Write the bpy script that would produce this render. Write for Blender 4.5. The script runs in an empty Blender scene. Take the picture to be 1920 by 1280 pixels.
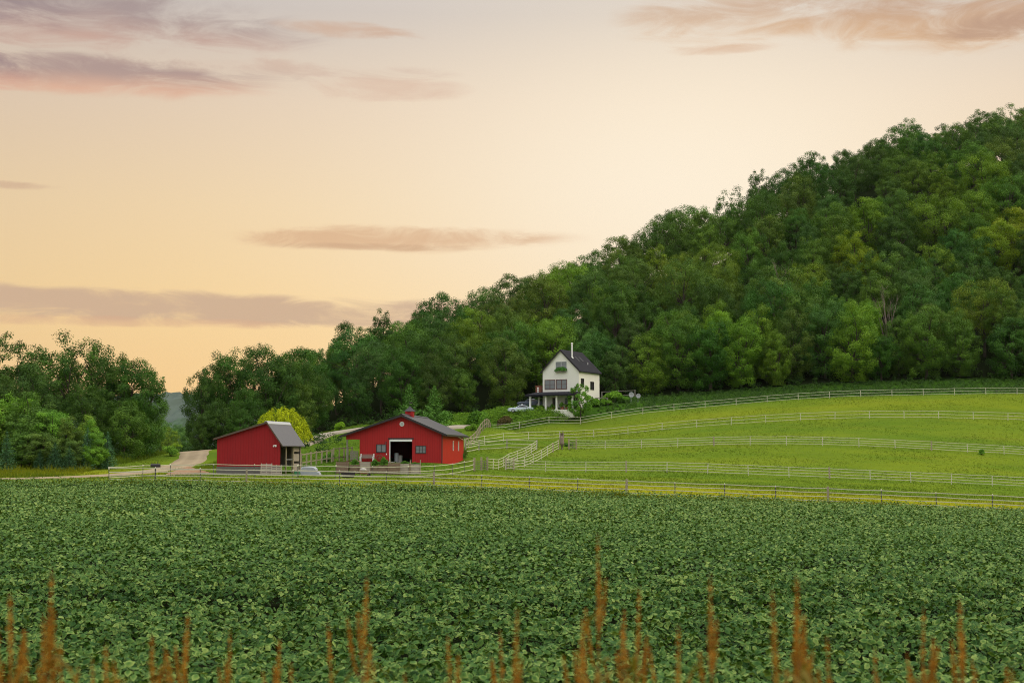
import bpy, math, random
import numpy as np
from mathutils import Vector, Matrix
R = math.radians
random.seed(7); rng = np.random.default_rng(7)
scn = bpy.context.scene
COL = scn.collection

# ------------------------------------------------------------------ camera
F = 2667.0; HZ = 855.0                      # focal length and horizon row of the 1920x1280 photo
PITCH = math.atan((HZ - 640) / F)
CAMZ = 3.1
cam_d = bpy.data.cameras.new('camera'); cam = bpy.data.objects.new('camera', cam_d); COL.objects.link(cam)
cam.location = (0, 0, CAMZ); cam.rotation_euler = (R(90) + PITCH, 0, 0)
cam_d.lens = 50.0; cam_d.sensor_width = 36.0; cam_d.clip_end = 9000; cam_d.clip_start = 0.1
cam_d.dof.use_dof = True; cam_d.dof.focus_distance = 90; cam_d.dof.aperture_fstop = 2.3
scn.camera = cam

# ------------------------------------------------------------------ render settings
scn.render.engine = 'CYCLES'
scn.view_settings.view_transform = 'Standard'; scn.view_settings.look = 'None'
scn.view_settings.exposure = 0.0; scn.view_settings.gamma = 1.0
cy = scn.cycles
cy.max_bounces = 6; cy.diffuse_bounces = 3; cy.glossy_bounces = 2; cy.transmission_bounces = 3
cy.transparent_max_bounces = 6; cy.volume_bounces = 0
cy.filter_width = 1.0
cy.use_denoising = True
try: cy.denoiser = 'OPENIMAGEDENOISE'; cy.denoising_prefilter = 'NONE'; cy.denoising_input_passes = 'RGB_ALBEDO_NORMAL'
except Exception: pass

# ------------------------------------------------------------------ sun and sky
SUN_AZ, SUN_EL = 72.0, 24.0                 # degrees right of the view direction, above the horizon
sd = bpy.data.lights.new('sun', 'SUN'); sun = bpy.data.objects.new('sun', sd); COL.objects.link(sun)
sd.energy = 1.1; sd.angle = R(25); sd.color = (1.0, 0.80, 0.52)
sv = Vector((math.sin(R(SUN_AZ)) * math.cos(R(SUN_EL)), math.cos(R(SUN_AZ)) * math.cos(R(SUN_EL)), math.sin(R(SUN_EL))))
sun.rotation_euler = sv.to_track_quat('Z', 'Y').to_euler()

def s2l(*c):                                # sRGB 0-255 -> linear
    return tuple((v / 255 / 12.92) if v / 255 <= 0.04045 else ((v / 255 + 0.055) / 1.055) ** 2.4 for v in c)

world = bpy.data.worlds.new("World"); scn.world = world; world.use_nodes = True
class NT:
    """tiny helper that chains shader nodes"""
    def __init__(s, tree): s.t = tree; s.n = tree.nodes; s.l = tree.links
    def new(s, kind, **kw):
        n = s.n.new(kind)
        for k, v in kw.items(): setattr(n, k, v)
        return n
    def put(s, sock, v):
        if v is None: return
        if isinstance(v, bpy.types.NodeSocket): s.l.new(v, sock)
        elif isinstance(v, (tuple, list)) and len(v) == 3 and sock.type == 'RGBA': sock.default_value = (*v, 1)
        else: sock.default_value = v
    def m(s, op, a, b=None, c=None, clamp=False):
        n = s.new('ShaderNodeMath', operation=op, use_clamp=clamp)
        for i, v in enumerate((a, b, c)): s.put(n.inputs[i], v)
        return n.outputs[0]
    def mix(s, f, a, b, mode='MIX'):
        n = s.new('ShaderNodeMix', data_type='RGBA', blend_type=mode)
        s.put(n.inputs['Factor'], f); s.put(n.inputs[6], a); s.put(n.inputs[7], b)
        return n.outputs[2]
    def ramp(s, f, stops):
        n = s.new('ShaderNodeValToRGB'); e = n.color_ramp.elements
        while len(e) < len(stops): e.new(0.5)
        for i, (p, c) in enumerate(stops): e[i].position = p; e[i].color = (*c, 1)
        s.put(n.inputs[0], f); return n.outputs[0]
    def noise(s, vec, scale, detail=4, rough=0.55, dist=0.0):
        n = s.new('ShaderNodeTexNoise'); s.put(n.inputs['Vector'], vec)
        n.inputs['Scale'].default_value = scale; n.inputs['Detail'].default_value = detail
        n.inputs['Roughness'].default_value = rough; n.inputs['Distortion'].default_value = dist
        return n.outputs[0]
    def vec(s, x, y, z):
        n = s.new('ShaderNodeCombineXYZ')
        for i, v in enumerate((x, y, z)): s.put(n.inputs[i], v)
        return n.outputs[0]
    def sep(s, v):
        n = s.new('ShaderNodeSeparateXYZ'); s.put(n.inputs[0], v); return n.outputs
    def scale(s, v, k):
        n = s.new('ShaderNodeVectorMath', operation='MULTIPLY'); s.put(n.inputs[0], v); s.put(n.inputs[1], k); return n.outputs[0]
    def smooth(s, v, a, b):
        n = s.new('ShaderNodeMapRange', interpolation_type='SMOOTHSTEP'); s.put(n.inputs[0], v)
        n.inputs[1].default_value = a; n.inputs[2].default_value = b; return n.outputs[0]

def build_sky():
    t = NT(world.node_tree); t.n.clear()
    d = t.new('ShaderNodeTexCoord').outputs['Generated']
    x, y, z = t.sep(d)
    az = t.m('ARCTAN2', x, y)               # 0 straight ahead, positive to the right
    el = t.m('ARCSINE', z)
    sky = t.new('ShaderNodeTexSky', sky_type='NISHITA', sun_disc=False)
    sky.sun_elevation = R(SUN_EL); sky.sun_rotation = R(SUN_AZ); sky.dust_density = 3.0
    nish = t.scale(sky.outputs[0], (0.10, 0.10, 0.10))
    # sunset overcast as elevation bands, the unseen zenith brightened as added fill light
    band = t.ramp(t.m('DIVIDE', el, 1.5708, clamp=True), [
        (0.0, s2l(255, 206, 140)), (0.030, s2l(255, 211, 145)), (0.065, s2l(254, 217, 156)), (0.11, s2l(246, 216, 170)),
        (0.155, s2l(233, 209, 182)), (0.195, s2l(207, 196, 188)), (0.30, (0.95, 0.95, 0.98)), (0.5, (1.60, 1.57, 1.53)), (1.0, (2.6, 2.57, 2.52))])
    # bright glow low in the sky over the wooded slope
    def gauss(ca, ce, wa, we):
        a = t.m('DIVIDE', t.m('SUBTRACT', az, ca), wa); e = t.m('DIVIDE', t.m('SUBTRACT', el, ce), we)
        return t.m('EXPONENT', t.m('MULTIPLY', t.m('ADD', t.m('MULTIPLY', a, a), t.m('MULTIPLY', e, e)), -1.0))
    col = t.mix(t.m('MULTIPLY', gauss(0.13, 0.19, 0.22, 0.13), 0.95), band, (1.04, 0.90, 0.70))
    dim = t.smooth(az, -0.10, -0.62)
    col = t.mix(t.m('MULTIPLY', dim, 0.30), col, s2l(160, 140, 128))
    # unseen sky behind the viewer, levels made up as neutral fill light
    back = t.smooth(y, 0.6, -0.6)
    col = t.mix(t.m('MULTIPLY', back, 0.8), col, t.ramp(t.m('DIVIDE', el, 1.5708, clamp=True), [(0.0, (0.72, 0.72, 0.73)), (0.25, (0.85, 0.85, 0.85)), (0.6, (2.1, 2.08, 2.04)), (1.0, (2.6, 2.57, 2.52))]))
    # clouds
    wv = t.vec(t.m('MULTIPLY', az, 9.0), t.m('MULTIPLY', el, 26.0), 0.3)
    wob = t.m('SUBTRACT', t.noise(wv, 1.0, 3, 0.6), 0.5)
    fine = t.noise(t.vec(t.m('MULTIPLY', az, 15.0), t.m('MULTIPLY', el, 58.0), 4.1), 1.0, 9, 0.64, 0.8)
    def cloud(col, px0, px1, py, hpx, colour, k, tilt=0.0, lo=0.28, hi=0.75, under=None):
        ca = math.atan((0.5 * (px0 + px1) - 960) / F); ce = math.atan((HZ - py) / F); wa = 0.5 * (px1 - px0) / F; we = hpx / F
        a = t.m('DIVIDE', t.m('SUBTRACT', az, ca), wa)
        e0 = t.m('SUBTRACT', t.m('SUBTRACT', el, ce), t.m('MULTIPLY', t.m('SUBTRACT', az, ca), tilt))
        e = t.m('ADD', t.m('DIVIDE', e0, we * 1.25), t.m('MULTIPLY', wob, 1.1))
        r = t.m('ADD', t.m('MULTIPLY', a, a), t.m('MULTIPLY', e, e))
        body = t.m('SUBTRACT', 1.0, r)
        v = t.m('ADD', t.m('MULTIPLY', body, 0.52), t.m('MULTIPLY', t.m('SUBTRACT', fine, 0.5), 2.3))
        f = t.m('MULTIPLY', t.smooth(v, lo - 0.40, hi), t.smooth(body, -0.45, 0.55))
        c = colour
        if under: c = t.mix(t.smooth(e, 0.35, -0.75), colour, under)
        return t.mix(t.m('MULTIPLY', f, k), col, c)
    mv, pk = s2l(150, 126, 128), s2l(212, 158, 136)
    col = cloud(col, -420, 560, 45, 52, s2l(166, 145, 142), 0.85, -0.04, under=s2l(204, 164, 147))
    col = cloud(col, -500, 120, 20, 60, s2l(150, 133, 136), 0.6, 0.0)
    col = cloud(col, -320, 530, 158, 30, s2l(172, 144, 138), 0.85, 0.02, 0.15, 0.6, under=s2l(226, 176, 148))
    col = cloud(col, -300, 30, 165, 34, s2l(150, 126, 130), 0.7, 0.0, 0.15, 0.6, under=s2l(226, 166, 140))
    col = cloud(col, 190, 860, 128, 14, s2l(212, 180, 160), 0.6, 0.0)
    col = cloud(col, 560, 880, 155, 22, s2l(222, 186, 162), 0.6)
    col = cloud(col, 500, 800, 48, 13, s2l(212, 176, 150), 0.75, -0.05)
    col = cloud(col, 1160, 1560, 35, 42, s2l(214, 180, 150), 0.8, -0.04, under=s2l(226, 188, 150))
    col = cloud(col, 1380, 2250, 42, 60, s2l(203, 166, 136), 0.95, -0.03, under=s2l(222, 180, 138))
    col = cloud(col, 1760, 2200, 75, 24, s2l(190, 154, 130), 0.8, 0.02)
    col = cloud(col, 1250, 1480, 88, 9, s2l(220, 176, 140), 0.55)
    col = cloud(col, 420, 1070, 447, 19, s2l(222, 178, 138), 0.8, 0.0, 0.15, 0.7)
    col = cloud(col, 500, 900, 463, 6, s2l(210, 170, 134), 0.6)
    col = cloud(col, -800, 1180, 580, 24, s2l(205, 172, 146), 0.85, -0.012, 0.0, 0.45)
    col = cloud(col, -300, 640, 612, 9, s2l(216, 172, 140), 0.6)
    col = cloud(col, -200, 80, 372, 7, s2l(205, 168, 140), 0.6)
    out = t.mix(0.06, col, nish)
    bg = t.new('ShaderNodeBackground'); t.put(bg.inputs[0], out); bg.inputs[1].default_value = 1.0
    o = t.new('ShaderNodeOutputWorld'); t.l.new(bg.outputs[0], o.inputs[0])
build_sky()

# ------------------------------------------------------------------ helpers: pixels <-> world
cp, sp = math.cos(PITCH), math.sin(PITCH)
def W(px, py, Y):
    """world point seen at photo pixel (px, py), Y metres ahead"""
    dx, dz = (px - 960) / F, (640 - py) / F
    y, z = cp - dz * sp, sp + dz * cp
    k = Y / y
    return Vector((dx * k, Y, CAMZ + z * k))
def P(x, y, z):
    """photo pixel of a world point"""
    zz = z - CAMZ
    d = y * cp + zz * sp; u = -y * sp + zz * cp
    return 960 + F * x / d, 640 - F * u / d
def X(px, Y): return (px - 960) / F * Y * 1.003

# ------------------------------------------------------------------ helpers: objects
def tag(o, label=None, cat=None, group=None, kind=None):
    if label: o['label'] = label
    if cat: o['category'] = cat
    if group: o['group'] = group
    if kind: o['kind'] = kind
    return o
def empty(name, loc, rz=0.0, label=None, cat=None, group=None, sc=1.0):
    o = bpy.data.objects.new(name, None); COL.objects.link(o)
    o.location = loc; o.rotation_euler = (0, 0, rz); o.scale = (sc, sc, sc); o.empty_display_size = 0.3
    return tag(o, label, cat, group)
def link(name, me, parent=None, loc=None):
    o = bpy.data.objects.new(name, me); COL.objects.link(o)
    if parent is not None: o.parent = parent
    if loc is not None: o.location = loc
    return o
def kids(root): return KIDS.get(root.name, [])
KIDS = {}
def copy_tree(root, loc, rz=0.0, sc=(1, 1, 1), label=None, cat=None, group=None):
    r = root.copy(); COL.objects.link(r); r.location = loc; r.rotation_euler = (0, 0, rz); r.scale = sc
    tag(r, label, cat, group)
    def rec(src, dst):
        for c in src.children:
            d = c.copy(); COL.objects.link(d); d.parent = dst; rec(c, d)
    rec(root, r)
    return r
def np_mesh(name, verts, faces, mat, tone=None, smooth=False, attrs=None):
    """mesh from an (n,3) array and an (m,k) array of equal sized faces"""
    me = bpy.data.meshes.new(name)
    verts = np.asarray(verts, np.float32); faces = np.asarray(faces, np.int32)
    n, (m, k) = len(verts), faces.shape
    me.vertices.add(n); me.vertices.foreach_set('co', verts.ravel())
    me.loops.add(m * k); me.loops.foreach_set('vertex_index', faces.ravel())
    me.polygons.add(m); me.polygons.foreach_set('loop_start', np.arange(0, m * k, k, dtype=np.int32))
    if smooth: me.polygons.foreach_set('use_smooth', np.ones(m, bool))
    for nm, arr in ([('tone', tone)] if tone is not None else []) + list((attrs or {}).items()):
        a = me.attributes.new(nm, 'FLOAT', 'POINT'); a.data.foreach_set('value', np.asarray(arr, np.float32))
    me.materials.append(mat); me.update(calc_edges=True); me.validate()
    return me

class MB:
    """collects solid shapes and links them as one mesh object"""
    def __init__(s): s.v = []; s.f = []
    def add(s, vs, fs):
        b = len(s.v); s.v += [tuple(v) for v in vs]; s.f += [tuple(i + b for i in f) for f in fs]; return s
    def box(s, x0, x1, y0, y1, z0, z1):
        vs = [(x, y, z) for z in (z0, z1) for x, y in ((x0, y0), (x1, y0), (x1, y1), (x0, y1))]
        return s.add(vs, [(3, 2, 1, 0), (4, 5, 6, 7), (0, 1, 5, 4), (1, 2, 6, 5), (2, 3, 7, 6), (3, 0, 4, 7)])
    def bar(s, a, b, w, h, up=(0, 0, 1)):
        a, b = Vector(a), Vector(b); d = (b - a).normalized(); u = Vector(up)
        r = d.cross(u)
        if r.length < 1e-4: r = d.cross(Vector((1, 0, 0)))
        r.normalize(); u = r.cross(d).normalized()
        vs = []
        for p in (a, b):
            for i, j in ((-1, -1), (1, -1), (1, 1), (-1, 1)): vs.append(p + r * (i * w / 2) + u * (j * h / 2))
        return s.add(vs, [(0, 1, 2, 3), (7, 6, 5, 4), (0, 4, 5, 1), (1, 5, 6, 2), (2, 6, 7, 3), (3, 7, 4, 0)])
    def tube(s, pts, radii, n=8, caps=True):
        pts = [Vector(p) for p in pts]
        if not hasattr(radii, '__len__'): radii = [radii] * len(pts)
        vs, fs = [], []
        for i, p in enumerate(pts):
            d = (pts[min(i + 1, len(pts) - 1)] - pts[max(i - 1, 0)]).normalized()
            r = d.cross(Vector((0, 0, 1)))
            if r.length < 1e-3: r = d.cross(Vector((1, 0, 0)))
            r.normalize(); u = r.cross(d)
            for k in range(n):
                a = 2 * math.pi * k / n; vs.append(p + (r * math.cos(a) + u * math.sin(a)) * radii[i])
        for i in range(len(pts) - 1):
            for k in range(n):
                k2 = (k + 1) % n; fs.append((i * n + k, i * n + k2, (i + 1) * n + k2, (i + 1) * n + k))
        if caps: fs += [tuple(range(n - 1, -1, -1)), tuple((len(pts) - 1) * n + k for k in range(n))]
        return s.add(vs, fs)
    def prism(s, poly, a, b, axis='y'):
        """extrude a 2D polygon: axis y -> poly is (x,z); x -> (y,z); z -> (x,y)"""
        def mk(p, t): return {'y': (p[0], t, p[1]), 'x': (t, p[0], p[1]), 'z': (p[0], p[1], t)}[axis]
        n = len(poly); vs = [mk(p, a) for p in poly] + [mk(p, b) for p in poly]
        fs = [tuple(range(n)), tuple(range(2 * n - 1, n - 1, -1))] + [(i, i + n, (i + 1) % n + n, (i + 1) % n) for i in range(n)]
        return s.add(vs, fs)
    def lathe(s, prof, c=(0, 0, 0), n=14, axis='z'):
        vs, fs = [], []
        for r, h in prof:
            for k in range(n):
                a = 2 * math.pi * k / n; u, w = r * math.cos(a), r * math.sin(a)
                p = {'z': (u, w, h), 'y': (u, h, w), 'x': (h, u, w)}[axis]
                vs.append((p[0] + c[0], p[1] + c[1], p[2] + c[2]))
        for i in range(len(prof) - 1):
            for k in range(n):
                k2 = (k + 1) % n; fs.append((i * n + k, i * n + k2, (i + 1) * n + k2, (i + 1) * n + k))
        fs += [tuple(range(n - 1, -1, -1)), tuple((len(prof) - 1) * n + k for k in range(n))]
        return s.add(vs, fs)
    def mesh(s, name, mat, smooth=False):
        import bmesh
        me = bpy.data.meshes.new(name); me.from_pydata([tuple(v) for v in s.v], [], s.f)
        bm = bmesh.new(); bm.from_mesh(me); bmesh.ops.recalc_face_normals(bm, faces=bm.faces); bm.to_mesh(me); bm.free()
        me.materials.append(mat)
        if smooth: me.polygons.foreach_set('use_smooth', np.ones(len(me.polygons), bool))
        return me
    def build(s, name, mat, parent=None, smooth=False, loc=None):
        return link(name, s.mesh(name, mat, smooth), parent, loc)

# ------------------------------------------------------------------ materials
MATS = {}
def mat(name, col, rough=0.7, var=0.18, vs=3.0, spec=0.3, metal=0.0, bump=0.0, lines=None, stain=0.0, stretch=(1, 1, 1)):
    """painted / wooden / metal surface with mottling; lines = (axis, spacing, depth) for siding grooves"""
    if name in MATS: return MATS[name]
    m = bpy.data.materials.new(name); m.use_nodes = True; t = NT(m.node_tree)
    b = t.n['Principled BSDF']
    co = t.scale(t.new('ShaderNodeTexCoord').outputs['Object'], stretch)
    n1 = t.noise(co, vs, 5, 0.6); n2 = t.noise(co, vs * 9, 3, 0.6)
    f = t.m('ADD', t.m('MULTIPLY', n1, 0.7), t.m('MULTIPLY', n2, 0.3))
    c = t.mix(f, tuple(max(0, v * (1 - var)) for v in col), tuple(min(1, v * (1 + var)) for v in col))
    if stain:
        s_ = t.noise(t.scale(co, (1.2, 1.2, 0.25)), 1.4, 6, 0.7)
        c = t.mix(t.m('MULTIPLY', t.smooth(s_, 0.5, 0.75), stain), c, tuple(v * 0.45 + 0.02 for v in col))
    h = n2
    if lines:
        ax, spc, dep = lines
        p = t.sep(t.new('ShaderNodeTexCoord').outputs['Object'])[ax]
        w = t.m('PINGPONG', t.m('DIVIDE', p, spc), 0.5)
        g = t.smooth(w, 0.0, 0.13)
        c = t.mix(t.m('MULTIPLY', t.m('SUBTRACT', 1.0, g), dep), c, tuple(v * 0.4 for v in col))
        h = t.m('ADD', g, t.m('MULTIPLY', n2, 0.1))
    t.put(b.inputs['Base Color'], c); b.inputs['Roughness'].default_value = rough; b.inputs['Metallic'].default_value = metal
    b.inputs['Specular IOR Level'].default_value = spec
    if bump:
        bp = t.new('ShaderNodeBump'); bp.inputs['Strength'].default_value = bump; bp.inputs['Distance'].default_value = 0.03
        t.put(bp.inputs['Height'], h); t.l.new(bp.outputs[0], b.inputs['Normal'])
    MATS[name] = m; return m

def leaf_mat(name, dark, light, transl=0.22, rough=0.65, spec=0.10):
    """leaf surface: colour runs with the per-leaf 'tone' and is multiplied by the object's own colour"""
    if name in MATS: return MATS[name]
    m = bpy.data.materials.new(name); m.use_nodes = True; t = NT(m.node_tree); b = t.n['Principled BSDF']
    at = t.new('ShaderNodeAttribute', attribute_name='tone').outputs['Fac']
    oi = t.new('ShaderNodeObjectInfo')
    c = t.mix(at, dark, light); c = t.mix(1.0, c, oi.outputs['Color'], 'MULTIPLY')
    t.put(b.inputs['Base Color'], c); b.inputs['Roughness'].default_value = rough; b.inputs['Specular IOR Level'].default_value = spec
    tr = t.new('ShaderNodeBsdfTranslucent'); t.put(tr.inputs[0], t.mix(1.0, c, (1.0, 1.1, 0.6), 'MULTIPLY'))
    ms = t.new('ShaderNodeMixShader'); ms.inputs[0].default_value = transl
    t.l.new(b.outputs[0], ms.inputs[1]); t.l.new(tr.outputs[0], ms.inputs[2])
    t.l.new(ms.outputs[0], t.n['Material Output'].inputs[0])
    MATS[name] = m; return m

BARK = mat('bark', (0.075, 0.06, 0.045), 0.9, 0.35, 2.0, 0.1, bump=0.5)
DEADW = mat('dead_wood', (0.24, 0.19, 0.15), 0.9, 0.3, 3.0, 0.1, bump=0.5)
LEAF = leaf_mat('broad_leaf', (0.044, 0.106, 0.019), (0.160, 0.272, 0.040), 0.18)
NEEDLE = leaf_mat('needles', (0.025, 0.065, 0.030), (0.075, 0.145, 0.060), 0.1)
WOODP = mat('weathered_wood', (0.34, 0.29, 0.20), 0.85, 0.3, 4.0, 0.1, bump=0.3)
WOODG = mat('grey_wood', (0.27, 0.25, 0.21), 0.85, 0.3, 4.0, 0.1, bump=0.3)
WHITEP = mat('fence_white', (0.60, 0.58, 0.44), 0.5, 0.12, 2.0, 0.3)
STEELP = mat('fence_steel', (0.10, 0.10, 0.085), 0.6, 0.2, 3.0, 0.3)
RED = mat('barn_red', (0.41, 0.026, 0.026), 0.6, 0.16, 0.8, 0.12, bump=0.5, lines=(0, 0.30, 0.42), stain=0.28)
RED_S = mat('barn_red_lit_side', (0.46, 0.026, 0.018), 0.6, 0.16, 0.8, 0.12, bump=0.5, lines=(1, 0.30, 0.42), stain=0.28)  # side-wall copy, warmer and brighter: evening light painted into the red
ROOFD = mat('dark_metal_roof', (0.018, 0.018, 0.021), 0.42, 0.12, 1.0, 0.4, bump=0.3, lines=(1, 0.5, 0.3))
ROOFG = mat('grey_metal_roof', (0.10, 0.10, 0.11), 0.42, 0.15, 1.0, 0.4, bump=0.3, lines=(1, 0.45, 0.2), stain=0.2)
TRIMD = mat('dark_trim', (0.035, 0.03, 0.03), 0.5, 0.15)
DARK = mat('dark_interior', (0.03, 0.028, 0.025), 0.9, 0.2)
CREAM = mat('house_paint', (0.80, 0.79, 0.73), 0.6, 0.04, 1.0, 0.25, stain=0.05)
WHITE = mat('white_trim', (0.80, 0.79, 0.76), 0.5, 0.06)
SHING = mat('shingles', (0.013, 0.013, 0.019), 0.8, 0.35, 3.0, 0.2, bump=0.3, lines=(2, 0.25, 0.3))
GLASS = mat('window_glass', (0.16, 0.18, 0.19), 0.06, 0.25, 0.8, 0.8)
GLASSD = mat('dark_glass', (0.035, 0.038, 0.04), 0.06, 0.25, 0.8, 0.6)
MAROON = mat('maroon_frame', (0.13, 0.045, 0.035), 0.5, 0.1)
BRICK = mat('brick', (0.22, 0.09, 0.06), 0.85, 0.35, 8.0, 0.1)
CONC = mat('concrete', (0.42, 0.40, 0.36), 0.85, 0.15, 2.0, 0.1)
TARP = mat('grey_tarp', (0.36, 0.38, 0.42), 0.5, 0.2, 2.0, 0.3, bump=0.5)
GALV = mat('galvanised', (0.42, 0.44, 0.45), 0.4, 0.12, 3.0, 0.4)

# ------------------------------------------------------------------ terrain
FENCE1 = [(-420, 137, 903), (-100, 137, 903), (210, 137, 903), (310, 136.5, 903), (384, 136, 905.5), (470, 135.5, 907), (555, 135, 908.5), (643, 134.5, 910), (730, 134, 912),
          (816, 133.5, 914), (903, 133, 917), (995, 132, 921), (1085, 131, 925), (1175, 130, 928.5), (1267, 128.5, 932), (1360, 127, 936),
          (1457, 125.5, 940), (1555, 124, 944), (1655, 122.5, 948.5), (1760, 121, 953.5), (1866, 119.5, 958.5), (1960, 118, 963), (2300, 113, 978), (2700, 107, 996)]
ctl = []
def c_(px, py, Y): p = W(px, py, Y); ctl.append((p.x, p.y, p.z))
for px, Y, py in FENCE1: c_(px, py, Y); c_(px, py + 12, Y - 6)
for px in (-2500, -600, 960, 2400, 4300):                     # verge the viewer stands on, and the near field
    c_(px, HZ + 1.75 / 4.5 * F, 4.5)
for px in (-400, 960, 2300): c_(px, HZ + 1.72 / -8 * F, -8) if False else ctl.append((X(px, 8) * 3, -8, CAMZ - 1.7))
for px in (-800, 200, 960, 1700, 2700): c_(px, HZ + 3.10 / 14 * F, 14)
for px, d in ((-600, 3.15), (200, 3.15), (960, 3.25), (1700, 3.4), (2600, 3.6)): c_(px, HZ + d / 35 * F, 35)
for px, d in ((-400, 3.2), (200, 3.2), (960, 3.5), (1700, 3.9), (2500, 4.3)): c_(px, HZ + d / 75 * F, 75)
for px, d in ((-300, 3.1), (200, 3.1), (960, 3.55), (1700, 4.3), (2400, 4.9)): c_(px, HZ + d / 105 * F, 105)
# pasture, fence by fence
for px, py in ((948, 883), (1240, 886), (1420, 892), (1640, 901), (1920, 914), (2400, 936)): c_(px, py, 178)
for px, py in ((1058, 842), (1364, 835), (1569, 836), (1775, 846), (1920, 854), (2400, 880)): c_(px, py, 208)
for px, py in ((1050, 821), (1228, 808), (1410, 794), (1663, 784), (1920, 789), (2400, 806)): c_(px, py, 232)
for px, py in ((921, 813), (1083, 792), (1242, 770), (1463, 752), (1579, 745), (1920, 739), (2400, 738)): c_(px, py, 258)
# barnyard, house terrace, drive
for px, py, Y in ((650, 866, 174), (760, 867, 174), (830, 868, 173), (872, 859, 192), (700, 855, 194), (600, 872, 170), (889, 883, 165), (780, 893, 155), (660, 895, 152),
                  (403, 889, 155), (528, 890, 153), (570, 884, 160), (500, 880, 165), (600, 816, 222), (690, 800, 238), (575, 832, 205), (640, 828, 212), (860, 806, 236), (905, 800, 246), (960, 772, 262), (870, 840, 212), (960, 838, 214), (1007, 838, 208)): c_(px, py, Y)
for px, py, Y in ((1000, 768.5, 261), (1050, 770, 260), (1086, 771, 259), (1040, 765, 272), (1125, 752, 272), (1185, 754, 268)): c_(px, py, Y)
# foot of the wood
for px, py, Y in ((600, 810, 262), (700, 792, 264), (820, 788, 266), (900, 778, 270), (1000, 762, 282), (1200, 748, 282), (1350, 737, 284), (1500, 727, 285), (1700, 719, 285), (1920, 715, 285), (2400, 710, 285)): c_(px, py, Y)
# ridge of the wooded slope: photo skyline less a tree's height
RIDGE = [(560, 665, 290), (600, 640, 300), (690, 607, 320), (830, 588, 340), (930, 550, 352), (1050, 510, 372), (1200, 430, 392), (1280, 430, 402), (1350, 397, 412), (1440, 330, 424), (1480, 318, 432), (1540, 274, 440), (1600, 264, 445), (1700, 258, 454), (1800, 230, 463), (1920, 207, 472), (2300, 120, 500)]
for px, py, Y in RIDGE:
    p = W(px, py, Y); h = 15.5
    ctl.append((p.x, Y, p.z - h)); ctl.append((p.x, Y + 55, p.z - h - 9)); ctl.append((p.x, 600, p.z * 0.6 - h))
# left: verge, dirt road rising to its crest, wood
for px, py, Y in ((0, 900, 150), (150, 896, 155), (250, 891, 163), (310, 883, 172), (350, 868, 195), (375, 850, 232), (330, 851, 232), (420, 852, 232), (-400, 905, 150), (30, 878, 176), (120, 876, 180), (200, 866, 190),
                  (290, 850, 214), (-400, 880, 178), (340, 870, 300), (480, 846, 252), (-100, 866, 230), (200, 860, 240)): c_(px, py, Y)
for x in (-160, -90, -45): ctl.append((x, 420, CAMZ - 3)); ctl.append((x, 600, CAMZ - 5))
ctl = np.array(ctl)
def tps_fit(c, lam=0.6):
    n = len(c); s = 100.0; xy = c[:, :2] / s
    d = np.linalg.norm(xy[:, None] - xy[None], axis=2); K = np.where(d > 0, d * d * np.log(np.maximum(d, 1e-9)), 0)
    K += np.eye(n) * lam * 1e-3
    Pm = np.c_[np.ones(n), xy]; A = np.zeros((n + 3, n + 3)); A[:n, :n] = K; A[:n, n:] = Pm; A[n:, :n] = Pm.T
    w = np.linalg.solve(A, np.r_[c[:, 2], 0, 0, 0]); return xy, w, s
TX, TW_, TS = tps_fit(ctl)
def tps(x, y):
    q = np.c_[np.clip(x, -170, 330), np.clip(y, -10, 600)] / TS; out = np.empty(len(q))
    for i in range(0, len(q), 20000):
        b = q[i:i + 20000]; d = np.linalg.norm(b[:, None] - TX[None], axis=2)
        U = np.where(d > 0, d * d * np.log(np.maximum(d, 1e-9)), 0)
        out[i:i + 20000] = U @ TW_[:-3] + TW_[-3] + b @ TW_[-2:]
    return out
def axis_coords(a, b, step, far):
    core = np.arange(a, b + step / 2, step); k = step * 1.35 ** np.arange(1, 40)
    lo = a - np.cumsum(k); hi = b + np.cumsum(k)
    return np.r_[lo[lo > -far][::-1], core, hi[hi < far]]
GX = axis_coords(-110, 200, 1.25, 2600); GY = axis_coords(-8, 300, 1.25, 2600)
GY = np.sort(np.r_[GY])
gx, gy = np.meshgrid(GX, GY); GZ = tps(gx.ravel(), gy.ravel()).reshape(gx.shape)
def ground_a(x, y):
    x = np.atleast_1d(np.asarray(x, float)); y = np.atleast_1d(np.asarray(y, float))
    i = np.clip(np.searchsorted(GX, x) - 1, 0, len(GX) - 2); j = np.clip(np.searchsorted(GY, y) - 1, 0, len(GY) - 2)
    u = (x - GX[i]) / (GX[i + 1] - GX[i]); v = (y - GY[j]) / (GY[j + 1] - GY[j])
    return (GZ[j, i] * (1 - u) + GZ[j, i + 1] * u) * (1 - v) + (GZ[j + 1, i] * (1 - u) + GZ[j + 1, i + 1] * u) * v
def ground(x, y): return float(ground_a(x, y)[0])
def hit(px, py, y0=20.0, y1=600.0):
    """where the line of sight through a photo pixel meets the terrain"""
    Y = np.arange(y0, y1, 0.5); a = W(px, py, 1.0); dz = a.z - CAMZ
    h = CAMZ + dz * Y - ground_a(a.x * Y, Y); k = np.where(h <= 0)[0]
    Yh = Y[k[0]] if len(k) else y1
    return Vector((a.x * Yh, Yh, ground(a.x * Yh, Yh)))
def on(px, Y): x = X(px, Y); return Vector((x, Y, ground(x, Y)))

# field edge (a little this side of the front fence), as y over x
_fx = np.array([X(px, Y) for px, Y, _ in FENCE1]); _fy = np.array([Y for _, Y, _ in FENCE1])
def edge_y(x): return np.interp(x, _fx, _fy) - 1.6

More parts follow.
